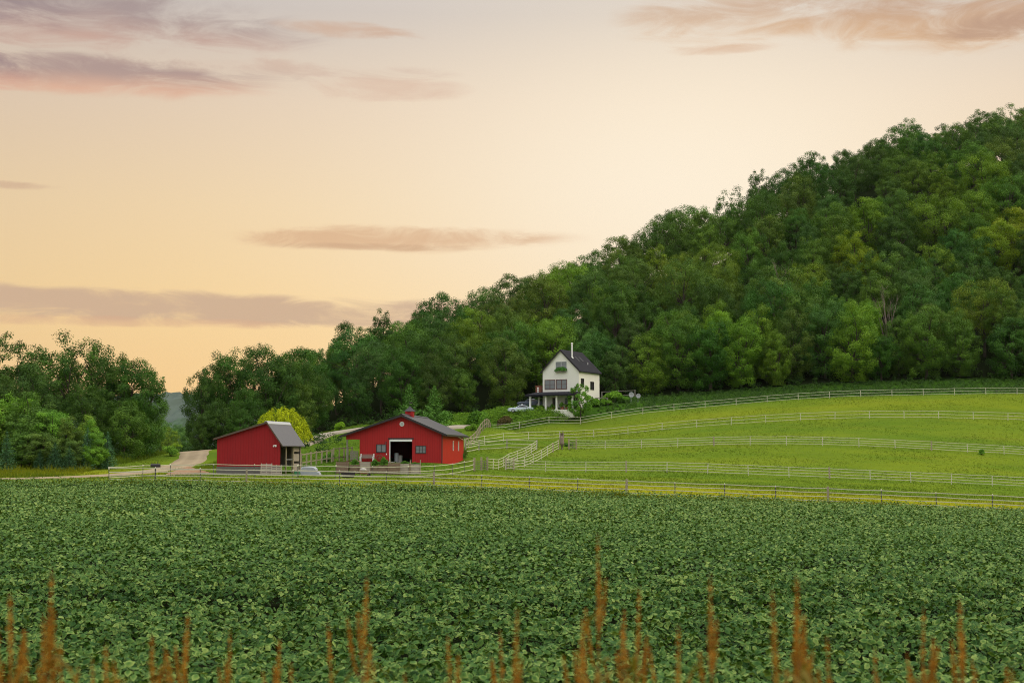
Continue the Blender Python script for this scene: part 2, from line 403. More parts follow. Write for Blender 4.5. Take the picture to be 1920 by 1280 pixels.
# ------------------------------------------------------------------ ground sheet
def grass_colour(t):
    """sward colour in world space, shared by the ground and the grass blades on it"""
    pos = t.new('ShaderNodeNewGeometry').outputs['Position']
    a = t.noise(t.scale(pos, (0.045, 0.10, 0.1)), 1.0, 4, 0.6)
    b = t.noise(t.scale(pos, (0.30, 0.75, 0.3)), 1.0, 5, 0.65)
    c = t.noise(t.scale(pos, (0.09, 0.55, 0.3)), 1.0, 4, 0.6, 0.5)
    warm = t.new('ShaderNodeAttribute', attribute_name='warm').outputs['Fac']
    lush = t.new('ShaderNodeAttribute', attribute_name='lush').outputs['Fac']
    base = t.mix(t.smooth(a, 0.35, 0.68), (0.098, 0.165, 0.016), (0.145, 0.202, 0.018))
    base = t.mix(t.m('MULTIPLY', t.smooth(c, 0.50, 0.75), 0.25), base, (0.165, 0.140, 0.026))
    base = t.mix(t.m('MULTIPLY', t.smooth(b, 0.52, 0.80), 0.32), base, (0.085, 0.125, 0.018))
    base = t.mix(t.m('MULTIPLY', warm, t.m('ADD', 0.55, t.m('MULTIPLY', a, 0.6)), clamp=True), base, (0.255, 0.255, 0.012))
    base = t.mix(t.m('MULTIPLY', lush, t.m('ADD', 0.45, t.m('MULTIPLY', b, 0.7)), clamp=True), base, (0.045, 0.105, 0.012))
    return base, pos
def zones(x, y):
    """how straw-yellow and how lush the grass is, by place"""
    fy = np.interp(x, _fx, _fy); d = y - fy
    warm = np.clip(1.15 - np.abs(d - 7.0) / 20.0, 0, 1) * np.clip((x + 26) / 24, 0.18, 1)
    warm = np.maximum(warm, np.exp(-((d - 0.3) / 3.2) ** 2) * np.clip((x + 40) / 12, 0.35, 1) * 0.75)
    warm = np.maximum(warm, 0.22 * np.exp(-((y - 245) / 12.0) ** 2) * np.clip((x - 2) / 12, 0, 1))
    warm = np.maximum(warm, 0.10 * np.exp(-((y - 197) / 12.0) ** 2) * np.clip((x - 8) / 12, 0, 1))
    warm = np.maximum(warm, 0.75 * np.exp(-((y - 166 - 4 * np.sin(x * 0.1)) / 7.0) ** 2) * np.clip((-x - 34) / 6, 0, 1))
    lush = np.clip((-x - 2) / 10, 0, 1) * np.clip((d - 12) / 8, 0, 1) * 0.75 * np.clip((x + 37) / 5, 0.15, 1)
    lush = np.maximum(lush, 1.6 * np.clip((y - np.interp(x, [X(p, 257) for p in (960, 1083, 1242, 1463, 1920)], [252.5, 256.5, 257.6, 258.6, 258.6])) / 2, 0, 1) * (x > 0))
    return warm, lush
def ground_mat():
    m = bpy.data.materials.new('ground'); m.use_nodes = True; t = NT(m.node_tree); b = t.n['Principled BSDF']
    g, pos = grass_colour(t)
    soil = t.new('ShaderNodeAttribute', attribute_name='soil').outputs['Fac']
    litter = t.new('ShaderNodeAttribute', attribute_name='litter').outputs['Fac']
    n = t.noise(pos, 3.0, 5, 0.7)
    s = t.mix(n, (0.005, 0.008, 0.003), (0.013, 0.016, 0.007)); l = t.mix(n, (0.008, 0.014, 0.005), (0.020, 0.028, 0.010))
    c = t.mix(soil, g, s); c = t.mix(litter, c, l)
    t.put(b.inputs['Base Color'], c); b.inputs['Roughness'].default_value = 1.0; b.inputs['Specular IOR Level'].default_value = 0.0
    bp = t.new('ShaderNodeBump'); bp.inputs['Strength'].default_value = 0.6; bp.inputs['Distance'].default_value = 0.15
    t.put(bp.inputs['Height'], n); t.l.new(bp.outputs[0], b.inputs['Normal'])
    return m
ny, nx = GZ.shape
idx = np.arange(nx * ny).reshape(ny, nx)
gf = np.stack([idx[:-1, :-1], idx[:-1, 1:], idx[1:, 1:], idx[1:, :-1]], -1).reshape(-1, 4)
fx_, fy_ = gx.ravel(), gy.ravel()
warm_, lush_ = zones(fx_, fy_)
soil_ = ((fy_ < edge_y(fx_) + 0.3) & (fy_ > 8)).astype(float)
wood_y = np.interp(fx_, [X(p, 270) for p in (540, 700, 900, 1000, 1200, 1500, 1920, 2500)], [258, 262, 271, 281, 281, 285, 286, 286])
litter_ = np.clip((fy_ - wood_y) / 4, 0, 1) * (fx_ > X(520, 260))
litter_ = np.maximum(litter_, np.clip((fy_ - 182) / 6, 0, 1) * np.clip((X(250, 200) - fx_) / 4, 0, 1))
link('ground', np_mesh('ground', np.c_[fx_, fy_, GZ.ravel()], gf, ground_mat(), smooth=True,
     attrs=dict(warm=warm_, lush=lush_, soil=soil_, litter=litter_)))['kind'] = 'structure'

# ------------------------------------------------------------------ dirt road and gravel drive (sheets just above the ground)
def track_mat(name, a, b_):
    m = bpy.data.materials.new(name); m.use_nodes = True; t = NT(m.node_tree); b = t.n['Principled BSDF']
    pos = t.new('ShaderNodeNewGeometry').outputs['Position']
    n = t.m('ADD', t.m('MULTIPLY', t.noise(t.scale(pos, (0.25, 0.25, 0.25)), 1.0, 4), 0.6), t.m('MULTIPLY', t.noise(pos, 6.0, 4, 0.7), 0.4))
    rut = t.new('ShaderNodeAttribute', attribute_name='rut').outputs['Fac']
    c = t.mix(t.smooth(n, 0.3, 0.7), a, b_); c = t.mix(t.m('MULTIPLY', rut, 0.45), c, tuple(v * 1.25 for v in b_))
    t.put(b.inputs['Base Color'], c); b.inputs['Roughness'].default_value = 0.95; b.inputs['Specular IOR Level'].default_value = 0.1
    return m
def track(name, ctrl, material, lift=0.06, nw=15, step=1.0):
    """ribbon draped on the ground along (x, y, half width) points"""
    c = np.array(ctrl, float); d = np.r_[0, np.cumsum(np.linalg.norm(np.diff(c[:, :2], axis=0), axis=1))]
    t = np.arange(0, d[-1], step); 
    def sm(v):
        v = np.interp(t, d, v); k = np.ones(11) / 11; vp = np.r_[np.full(5, v[0]), v, np.full(5, v[-1])]; return np.convolve(vp, k, 'valid')
    px, py, w = sm(c[:, 0]), sm(c[:, 1]), sm(c[:, 2])
    tx, ty = np.gradient(px), np.gradient(py); l = np.hypot(tx, ty); nxv, nyv = -ty / l, tx / l
    s = np.linspace(-1, 1, nw)
    wj = w * (1 + 0.10 * np.interp(t, np.arange(0, d[-1] + 6, 3), rng.normal(0, 1, len(np.arange(0, d[-1] + 6, 3)))))
    x = px[:, None] + nxv[:, None] * s * wj[:, None]; y = py[:, None] + nyv[:, None] * s * wj[:, None]
    z = ground_a(x.ravel(), y.ravel()) + lift; zz = z.reshape(len(t), nw); zz[:, 0] -= lift + 0.08; zz[:, -1] -= lift + 0.08
    rut = np.exp(-((np.abs(np.tile(s, len(t))) - 0.45) / 0.16) ** 2)
    i = np.arange(len(t) * nw).reshape(len(t), nw)
    f = np.stack([i[:-1, :-1], i[:-1, 1:], i[1:, 1:], i[1:, :-1]], -1).reshape(-1, 4)
    o = link(name, np_mesh(name, np.c_[x.ravel(), y.ravel(), z], f, material, smooth=True, attrs=dict(rut=rut))); o['kind'] = 'structure'
    return o
DIRT = track_mat('dirt', (0.235, 0.180, 0.110), (0.34, 0.270, 0.175)); GRAVEL = track_mat('gravel', (0.26, 0.22, 0.165), (0.36, 0.32, 0.26))
def g2(px, py): p = hit(px, py); return p.x, p.y
road = [(X(-700, 149), 149, 3.2)] + [(*g2(px, py), w) for px, py, w in ((-250, 899.5, 2.7), (0, 898.5, 2.6), (110, 895.5, 2.6), (200, 891.5, 2.6), (270, 886, 2.5), (315, 880, 2.5), (345, 870, 2.4), (362, 861, 2.4))]
road += [(X(374, 232), 232, 2.5), (X(372, 250), 252, 2.8), (X(352, 290), 292, 3.2), (X(335, 330), 340, 3.2)]
track('dirt_road', road, DIRT)
# branch from the road in front of the shed, where the soil is bare
track('gravel_drive', [(*g2(px, py), w) for px, py, w in ((560, 840, 1.2), (578, 832, 1.2), (598, 821, 1.2), (625, 813, 1.2), (665, 806, 1.2), (720, 802, 1.3), (800, 803, 1.6), (860, 804, 1.6), (905, 798, 1.4), (922, 793, 1.2))], GRAVEL, lift=0.30)

# ------------------------------------------------------------------ leaves and trees
def unit(v): return v / np.maximum(np.linalg.norm(v, axis=-1, keepdims=True), 1e-9)
def leaf_quads(c, n, size, aspect=0.62, fold=0.16):
    """rhombic leaf sprays at c with normals n, each a little folded"""
    N = len(c); n = unit(n); t = unit(np.cross(n, unit(rng.normal(size=(N, 3))))); b = np.cross(n, t)
    s = np.broadcast_to(np.asarray(size, float), (N,))[:, None]
    v = np.stack([c - t * s * 0.5 - n * s * fold, c + b * s * 0.5 * aspect, c + t * s * 0.5 - n * s * fold, c - b * s * 0.5 * aspect], 1).reshape(-1, 3)
    return v, np.arange(N * 4).reshape(N, 4)
def ball(n): return unit(rng.normal(size=(n, 3)))
def limb(mb, a, b, r0, r1, bend=0.12, n=6, seg=4):
    a, b = Vector(a), Vector(b); L = (b - a).length; pts, rad = [], []
    off = Vector(rng.normal(size=3)) * L * bend
    for i in range(seg + 1):
        u = i / seg; pts.append(a.lerp(b, u) + off * math.sin(u * math.pi) * 0.6 + Vector((0, 0, L * 0.05 * math.sin(u * math.pi)))); rad.append(r0 + (r1 - r0) * u)
    mb.tube(pts, rad, n, False)

class Proto:
    """crown and trunk meshes of one kind of tree, about H metres tall"""
    def __init__(s, crown, trunk, H): s.crown, s.trunk, s.H = crown, trunk, H
def broadleaf(H=17, rad=5.5, base=0.25, clumps=95, leaves=120, ls=0.27, gap=0.0, low=0.55, sub_r=1.05, lump=0.22, top=0.62):
    """domed crown: leaf clumps spread over a lumpy envelope, limbs running out to them"""
    tr = MB(); z0 = H * base; hc = H - z0; zm = z0 + hc * (1 - top)
    fork = Vector((rng.normal() * 0.3, rng.normal() * 0.3, z0 + hc * 0.22))
    limb(tr, (0, 0, -0.8), fork, 0.021 * H, 0.014 * H, 0.03, 8)
    bl = ball(14); ba = rng.normal(size=14) * lump
    C, Nn, T = [], [], []
    off = rng.random() * 6.28
    for i in range(clumps):
        zz = 1 - 2 * (i + 0.5) / clumps + rng.normal() * 0.04; zz = max(-1, min(1, zz))
        if zz < 0 and rng.random() > low + 0.4 * (1 + zz): continue
        if rng.random() < gap: continue
        a = off + i * 2.39996 + rng.normal() * 0.25; rr = math.sqrt(max(0, 1 - zz * zz))
        d = np.array([rr * math.cos(a), rr * math.sin(a), zz])
        k = 1 + float(np.sum(ba * np.exp(-((1 - bl @ d) / 0.15)))) * 1.05 + rng.normal() * 0.10; k = min(max(k, 0.60), 1.20 if gap else 1.24)
        k *= 0.93 if i % 4 else 0.66
        ez = hc * top if zz > 0 else hc * (1 - top)
        c = np.array([0, 0, zm]) + d * np.array([rad, rad, ez]) * k * 0.86
        if i % 5 == 0: limb(tr, fork if zz > -0.2 else (0, 0, max(z0 * 0.7, c[2] - 1.0)), c, 0.0065 * H, 0.03, 0.10, 6)
        sr = sub_r * (0.58 + 0.62 * rng.random()); m = int(1.6 * leaves * (sr / sub_r) ** 1.7)
        q = ball(m); q = unit(q + d * 0.35 + [0, 0, 0.1])
        st_ = 0.75 + 0.5 * rng.random(3); st_[2] *= 0.92
        pc = c + q * (sr * (0.45 + 0.75 * rng.random(m) ** 0.8))[:, None] * st_ + rng.normal(size=(m, 3)) * 0.10
        C.append(pc); Nn.append(q * 0.9 + d * 0.35 + np.array([0, 0, 0.28]) + rng.normal(size=(m, 3)) * 0.30)
        T.append(np.clip(0.5 + rng.normal() * 0.17 + rng.normal(size=m) * 0.09, 0, 1))
    C = np.concatenate(C); Nn = np.concatenate(Nn); T = np.concatenate(T)
    C[:, 2] = np.maximum(C[:, 2], 0.15)
    v, f = leaf_quads(C, Nn, ls * (0.65 + 0.7 * rng.random(len(C))))
    return Proto(np_mesh('crown', v, f, LEAF, np.repeat(T, 4)), tr.mesh('trunk', BARK, True), H)
def conifer(H=9, rad=2.4, step=0.34, ls=0.34, dense=1.0, up=0.1, matl=None, jag=0.15):
    tr = MB(); tr.tube([(0, 0, -0.6), (0, 0, H * 0.5), (0, 0, H * 0.97)], [0.018 * H, 0.011 * H, 0.01], 7)
    C, Nn = [], []; z = H * 0.05
    while z < H * 0.99:
        u = z / H; L = rad * (1 - u) ** 0.85 * (1 + rng.normal() * 0.08) + 0.05
        nb = max(4, int((6 + 9 * (1 - u)) * dense)); a0 = rng.random() * 6.28
        for k in range(nb):
            a = a0 + k * 6.283 / nb + rng.normal() * 0.12; l = L * (1 + rng.normal() * jag)
            m = max(4, int(l / 0.085)); s = np.linspace(0.12, 1, m)
            dx, dy = math.cos(a), math.sin(a)
            zc = z + l * (up * s + (-0.32 * s + 0.30 * s ** 2)) 
            side = rng.normal(size=m) * 0.16 * l * np.sqrt(s) * (1.15 - s)
            pts = np.c_[dx * l * s - dy * side, dy * l * s + dx * side, zc + rng.normal(size=m) * 0.07]
            C.append(pts); Nn.append(np.tile([dx * 0.35, dy * 0.35, 0.9], (m, 1)) + rng.normal(size=(m, 3)) * 0.35)
        if rng.random() < 0.5 and nb > 4: tr.bar((0, 0, z), (dx * L * 0.8, dy * L * 0.8, z - 0.05 * L), 0.03, 0.03)
        z += step * (1.1 - 0.5 * u) * (0.85 + 0.3 * rng.random())
    C = np.concatenate(C); Nn = np.concatenate(Nn)
    v, f = leaf_quads(C, Nn, ls * (0.6 + 0.7 * rng.random(len(C))), 0.38, 0.12)
    return Proto(np_mesh('crown', v, f, matl or NEEDLE, np.repeat(np.clip(rng.normal(0.5, 0.2, len(C)), 0, 1), 4)), tr.mesh('trunk', BARK, True), H)
def bush_mesh(rad=1.4, h=1.6, n=1600, ls=0.26, lumps=9, matl=None):
    C, Nn, T = [], [], []
    for k in range(lumps):
        d = ball(1)[0]; d[2] = abs(d[2]); c0 = d * np.array([rad * 0.6, rad * 0.6, h * 0.55]) + [0, 0, h * 0.15]
        m = n // lumps; q = ball(m); q[:, 2] = np.abs(q[:, 2]) * 0.95 - 0.25
        C.append(np.maximum(c0 + q * np.array([rad * 0.5, rad * 0.5, h * 0.42]) * (0.75 + 0.35 * rng.random((m, 1))), [-99, -99, 0.02]))
        Nn.append(q + [0, 0, 0.3] + rng.normal(size=(m, 3)) * 0.45); T.append(np.clip(rng.normal(0.5, 0.12) + rng.normal(size=m) * 0.16, 0, 1))
    C, Nn, T = map(np.concatenate, (C, Nn, T))
    v, f = leaf_quads(C, Nn, ls * (0.6 + 0.8 * rng.random(len(C))))
    return np_mesh('foliage', v, f, matl or LEAF, np.repeat(T, 4))
def bush_stem(h=0.9, r=0.5, n=6):
    mb = MB()
    for k in range(n):
        a = k * 6.283 / n; mb.tube([(0.05 * math.cos(a), 0.05 * math.sin(a), -0.2), (r * 0.5 * math.cos(a), r * 0.5 * math.sin(a), h * 0.6), (r * math.cos(a), r * math.sin(a), h)], [0.03, 0.02, 0.008], 5)
    return mb.mesh('stem', BARK)

BROAD = [broadleaf(17, 6.0, 0.22, 105, 125), broadleaf(17, 6.6, 0.26, 115, 125, sub_r=1.15), broadleaf(18, 5.2, 0.20, 105, 125, top=0.58), broadleaf(16, 6.2, 0.24, 120, 105, sub_r=0.95, lump=0.3),
         broadleaf(17, 5.6, 0.18, 105, 125, lump=0.3), broadleaf(16.5, 5.9, 0.22, 135, 90, sub_r=0.85, ls=0.25, lump=0.26)]
TALL = [broadleaf(18, 4.3, 0.18, 95, 120, top=0.55, sub_r=0.95), broadleaf(19, 4.0, 0.16, 100, 115, top=0.52, sub_r=0.9, lump=0.3)]
OPEN = [broadleaf(17, 6.0, 0.20, 105, 100, gap=0.08, lump=0.28, sub_r=0.95), broadleaf(16, 5.6, 0.18, 105, 95, gap=0.1, lump=0.28, sub_r=0.9), broadleaf(17.5, 5.0, 0.16, 105, 100, gap=0.08, lump=0.28, sub_r=0.9)]
EDGE = [broadleaf(16, 5.4, 0.02, 130, 125, top=0.56, low=1, lump=0.34), broadleaf(15, 4.8, 0.02, 120, 125, top=0.60, low=1, lump=0.36), broadleaf(13, 4.2, 0.02, 115, 120, top=0.5, low=1, ls=0.25, sub_r=0.9, lump=0.36)]
YOUNG = [broadleaf(9, 2.5, 0.03, 110, 110, ls=0.19, top=0.6, low=1, sub_r=0.56, lump=0.3), broadleaf(9.5, 2.1, 0.03, 100, 105, ls=0.18, top=0.66, low=1, sub_r=0.52, lump=0.34), broadleaf(8.5, 2.8, 0.03, 115, 110, ls=0.19, top=0.58, low=1, sub_r=0.6, lump=0.32)]
KINDNAME = {id(p): n for n, l in (('broadleaf_tree', BROAD), ('tall_tree', TALL), ('open_tree', OPEN), ('edge_tree', EDGE), ('young_tree', YOUNG)) for p in l}
NTREE = 0
def tree(p, x, y, h, col, label, name='broadleaf_tree', cat='tree', group=None, wide=1.0, rz=None, sink=0.0):
    s = h / p.H
    o = empty(name, (x, y, ground(x, y) - sink), rng.random() * 6.28 if rz is None else rz, label, cat, group)
    o.scale = (s * wide, s * wide, s)
    t = link('trunk', p.trunk, o); c = link('crown', p.crown, o); c.color = (*col, 1)
    return o

# tints multiply the leaf colour
DKG, MDG, BLG, OLV, YLW, LIM = (0.58, 0.72, 0.62), (1.0, 1.02, 0.80), (0.74, 0.88, 1.0), (1.50, 1.26, 0.72), (1.9, 1.6, 0.55), (1.35, 1.42, 0.70)
TONE = {DKG: 'dark green', MDG: 'mid green', BLG: 'bluish green', OLV: 'olive green', YLW: 'yellowish green', LIM: 'bright green'}
# crowns whose colour stands out in the photograph: pixel of the crown, tint, reach
HINT = [(1780, 385, OLV, 48), (1640, 425, OLV, 42), (1600, 455, YLW, 30), (1320, 480, OLV, 45), (1262, 500, OLV, 32), (1720, 420, YLW, 32), (1750, 455, OLV, 36), (1890, 430, YLW, 45), (1840, 350, LIM, 40),
        (1400, 640, LIM, 60), (1590, 590, LIM, 46), (1370, 500, LIM, 42), (1490, 560, MDG, 40), (1010, 610, OLV, 44), (1060, 540, OLV, 36), (1240, 660, LIM, 38), (1150, 520, MDG, 50), (1090, 590, BLG, 46), (1320, 440, MDG, 50), (900, 620, LIM, 34),
        (1860, 660, MDG, 50), (1700, 520, BLG, 50), (1560, 300, DKG, 60), (1440, 350, DKG, 50), (1170, 640, BLG, 40), (1800, 500, BLG, 50), (1440, 760, LIM, 30), (1530, 505, OLV, 30), (1640, 500, MDG, 40), (1830, 560, OLV, 36), (870, 650, MDG, 34), (1660, 400, LIM, 30)]
ORD = ['first', 'second', 'third', 'fourth', 'fifth', 'sixth', 'seventh', 'eighth', 'ninth', 'tenth']
def ordinal(i):
    if i < 10: return ORD[i]
    n = i + 1; return f"{n}{'th' if 10 <= n % 100 <= 20 else {1: 'st', 2: 'nd', 3: 'rd'}.get(n % 10, 'th')}"

# -- the wooded slope
rx = np.array([X(a, c) for a, b, c in RIDGE]); ry = np.array([c for a, b, c in RIDGE])
wy_x = np.array([X(p, 270) for p in (540, 600, 700, 820, 900, 985, 1010, 1200, 1350, 1500, 1920, 2500)])
wy_y = np.array([259, 263, 266, 268, 273, 284, 287, 286, 287, 288, 288, 289])
pts = []
cand = rng.random((24000, 2)) * np.array([300, 250]) + np.array([-50, 255])
for x, y in cand:
    if y < np.interp(x, wy_x, wy_y) or y > np.interp(x, rx, ry) + 6: continue
    px = P(x, y, CAMZ)[0]
    if px < 548 or px > 2040: continue
    d = (5.7 if y - np.interp(x, wy_x, wy_y) < 10 else 6.9) + 2.2 * min(1, max(0, y - 285) / 110)
    if all((x - a) ** 2 + ((y - b) * 0.95) ** 2 > d * d for a, b in pts): pts.append((x, y))
hill = []
for x, y in pts:
    e = y - np.interp(x, wy_x, wy_y); r_ = np.interp(x, rx, ry) - y
    edge, ridge = e < 7, r_ < 9
    p = EDGE[rng.integers(3)] if edge else ((OPEN[rng.integers(3)] if rng.random() < 0.55 else EDGE[rng.integers(2)]) if ridge else (TALL[rng.integers(2)] if rng.random() < 0.14 else (EDGE[rng.integers(2)] if rng.random() < 0.15 else BROAD[rng.integers(6)])))
    h = p.H * (0.76 + 0.40 * rng.random()) * (0.92 if edge else 1.0)
    if not edge and not ridge: h *= 0.95
    px, py = P(x, y, ground(x, y) + h * 0.7)
    col = None; best = 1.0
    for hx, hy, hc, hr in HINT:
        q = math.hypot(px - hx, py - hy) / hr
        if q < best: best, col = q, hc
    if col is None: col = [DKG, MDG, BLG, DKG, MDG][rng.integers(5)] if not ridge else [DKG, DKG, MDG][rng.integers(3)]
    band = 'at the hill foot' if edge else ('on the hill skyline' if ridge else None)
    if band is None:
        f = e / max(1, np.interp(x, rx, ry) - np.interp(x, wy_x, wy_y))
        band = 'on the lower hillside' if f < 0.30 else ('midway up the hillside' if f < 0.52 else ('on the upper hillside' if f < 0.75 else 'just below the hill skyline'))
    hill.append([x, y, p, h, col, band, px])
hill.sort(key=lambda r: r[6])
print('hill trees', len(hill))
seen = {}
SHAPE = {'broadleaf_tree': 'spreading', 'tall_tree': 'narrow', 'open_tree': 'open crowned', 'edge_tree': 'low branching', 'young_tree': 'young'}
for r in hill:
    x, y, p, h, col, band, px = r
    key = (TONE[col], SHAPE[KINDNAME[id(p)]], band); n_ = seen.get(key, 0); seen[key] = n_ + 1
    cj = tuple(c * (0.86 + 0.28 * rng.random()) for c in col)
    tree(p, x, y, h, cj, f"{key[1]} {key[0]} tree, {ordinal(n_)} such from the left {band}", KINDNAME[id(p)], group='trees of the wooded hill', wide=0.94 + 0.20 * rng.random())

# -- dark wood left of the road, seen against the sky
for i, (px, top, Y, p, wd, col, lab) in enumerate([
    (36, 612, 206, OPEN[2], 1.0, DKG, 'tallest dark tree at the left end of the roadside wood'),
    (-25, 640, 200, BROAD[0], 1.0, DKG, 'dark tree cut by the left edge of the photo'),
    (82, 652, 212, BROAD[3], 0.95, DKG, 'dark tree right beside the tallest tree of the left wood'),
    (130, 628, 204, OPEN[0], 1.05, DKG, 'wide dark tree in the middle of the left roadside wood'),
    (178, 645, 208, BROAD[1], 0.9, DKG, 'dark rounded tree right of the widest tree of the left wood'),
    (214, 660, 205, BROAD[4], 0.95, DKG, 'dark tree with a stepped crown in the left roadside wood'),
    (255, 668, 204, EDGE[0], 0.95, DKG, 'full dark green tree hanging over the grass bank by the road'),
    (277, 702, 206, EDGE[1], 0.75, MDG, 'green tree at the right end of the left wood beside the road gap'),
    (60, 690, 196, EDGE[1], 1.0, BLG, 'bluish tree behind the young trees in the left wood'),
    (235, 735, 197, EDGE[2], 1.1, MDG, 'low dark tree in front of the left wood near the bank'),
    (165, 715, 196, EDGE[0], 0.9, DKG, 'low dark leafy tree above the spruces in the left wood'),
    (5, 700, 194, EDGE[0], 0.9, BLG, 'dusky bluish tree at the far left above the young trees')]):
    x = X(px, Y); g = ground(x, Y); h = W(px, top, Y).z - g
    tree(p, x, Y, h, tuple(c * (0.9 + 0.2 * rng.random()) for c in col), lab, KINDNAME[id(p)], group='trees of the wood left of the road', wide=wd)
for i, (px, top, Y, k, col, lab) in enumerate([
    (-15, 735, 178, 0, LIM, 'pale green young tree cut off by the left photo edge'), (22, 722, 181, 2, LIM, 'tallest pale green young tree in the left thicket'),
    (62, 738, 179, 0, MDG, 'green young tree right of the tallest one in the left thicket'), (98, 752, 180, 2, LIM, 'bushy pale young tree in the middle of the left thicket'),
    (132, 772, 178, 1, MDG, 'slim green young tree behind the dark spruces'), (160, 768, 181, 1, LIM, 'slim pale young tree near the right end of the left thicket'),
    (182, 778, 178, 1, LIM, 'last bright young tree of the left thicket beside the grass bank'), (80, 800, 176, 2, MDG, 'low green young tree over the yellow grass'), (44, 795, 176, 0, MDG, 'low leafy young tree beside the leftmost spruce'),
    (140, 815, 177, 2, MDG, 'small leafy young tree between two spruces'), (180, 828, 177, 2, LIM, 'small bright young tree at the foot of the bank'), (-45, 745, 178, 2, MDG, 'young tree beyond the left photo edge')]):
    x = X(px, Y); g = ground(x, Y); h = W(px, top, Y).z - g; p = YOUNG[k]
    tree(p, x, Y, h, tuple(c * (0.95 + 0.2 * rng.random()) * k_ for c, k_ in zip(col, (1.15, 1.12, 1.5))), lab, 'young_tree', group='young trees by the dirt road', wide=1.15 if h > 6 else 1.4)
# -- trees right of the road gap, behind the shed
for i, (px, top, Y, p, wd, col, lab) in enumerate([
    (385, 690, 246, EDGE[0], 0.7, DKG, 'dark tree leaning over the road crest on its right side'),
    (412, 665, 252, OPEN[0], 0.8, DKG, 'dark open tree above the dirt road crest'),
    (430, 654, 250, BROAD[2], 0.9, DKG, 'dark tree behind the peak of the small red shed'),
    (470, 648, 254, BROAD[1], 0.85, DKG, 'broad dark tree left of the yellow willow'),
    (505, 650, 250, EDGE[0], 0.95, DKG, 'dark full tree above the yellow willow'),
    (540, 660, 252, BROAD[4], 0.9, DKG, 'dark tree right above the yellow willow crown'),
    (420, 740, 240, EDGE[2], 1.0, DKG, 'low dark tree behind the left end of the red shed'),
    (460, 735, 238, EDGE[1], 1.0, DKG, 'low dark leafy tree behind the shed roof'),
    (386, 765, 238, EDGE[2], 0.85, DKG, 'low dark tree beside the crest of the road'),
    (560, 720, 250, EDGE[1], 1.0, MDG, 'leafy tree right behind the yellow willow'),
    (585, 690, 256, BROAD[0], 0.9, DKG, 'dark tree where the left grove meets the wooded hill')]):
    x = X(px, Y); g = ground(x, Y); h = W(px, top, Y).z - g
    tree(p, x, Y, h, tuple(c * (0.9 + 0.2 * rng.random()) for c in col), lab, KINDNAME[id(p)], group='trees of the grove behind the shed', wide=wd)
# -- far trees in the valley, in the road gap; haze painted as lighter, bluer tints
for px, top, Y, p, col, lab in [(318, 795, 470, BROAD[0], OLV, 'hazy yellowish tree in the road gap'), (336, 800, 520, BROAD[3], BLG, 'hazy bluish tree in the road gap, right'), (305, 788, 540, BROAD[1], BLG, 'hazy far tree in the road gap, left'),
                               (330, 825, 420, EDGE[2], YLW, 'small pale yellow tree right beyond the road crest'), (345, 790, 600, BROAD[2], BLG, 'farthest hazy tree in the road gap'), (322, 828, 400, EDGE[2], LIM, 'low pale tree beyond the crest of the dirt road')]:
    x = X(px, Y); h = max(4.5, W(px, top, Y).z - ground(x, Y))
    tree(p, x, Y, h, tuple(c * 1.3 for c in col), lab, KINDNAME[id(p)], group='hazy trees in the valley')

# -- conifers
SPR = conifer(7, 2.1, 0.30, 0.26, 1.1, 0.0); PIN = conifer(9.5, 2.9, 0.42, 0.42, 0.9, 0.28, jag=0.25)
for px, top, Y, col, lab in [(18, 808, 170, (1.4, 1.6, 1.5), 'leftmost dark spruce at the edge of the yellow grass'), (80, 842, 174, (1.1, 1.3, 1.2), 'short dark spruce in the left thicket'), (108, 828, 173, (1.15, 1.35, 1.3), 'dark spruce in the middle of the left thicket'),
                             (135, 835, 174, (1.2, 1.4, 1.3), 'dark green spruce beside the middle one'), (168, 800, 177, (2.1, 2.2, 2.4), 'blue spruce near the grass bank'), (206, 808, 179, (1.9, 2.1, 2.1), 'blue green spruce at the right end of the thicket')]:
    x = X(px, Y); g = ground(x, Y); tree(SPR, x, Y, W(px, top, Y).z - g, col, lab, 'spruce_tree', 'spruce', 'spruces by the dirt road', wide=1.25 if top > 815 else 1.0)
for px, top, Y, col, lab, w in [(769, 722, 228, (2.3, 2.5, 0.95), 'left one of two pines behind the red barn', 1.12), (815, 721, 226, (2.4, 2.6, 0.95), 'right one of two pines behind the red barn', 1.05), (745, 765, 230, (1.9, 2.1, 0.9), 'small pine left of the two tall ones behind the barn', 1.3)]:
    x = X(px, Y); g = ground(x, Y); tree(PIN, x, Y, W(px, top, Y).z - g, col, lab, 'pine_tree', 'pine', 'pines behind the barn', wide=w)

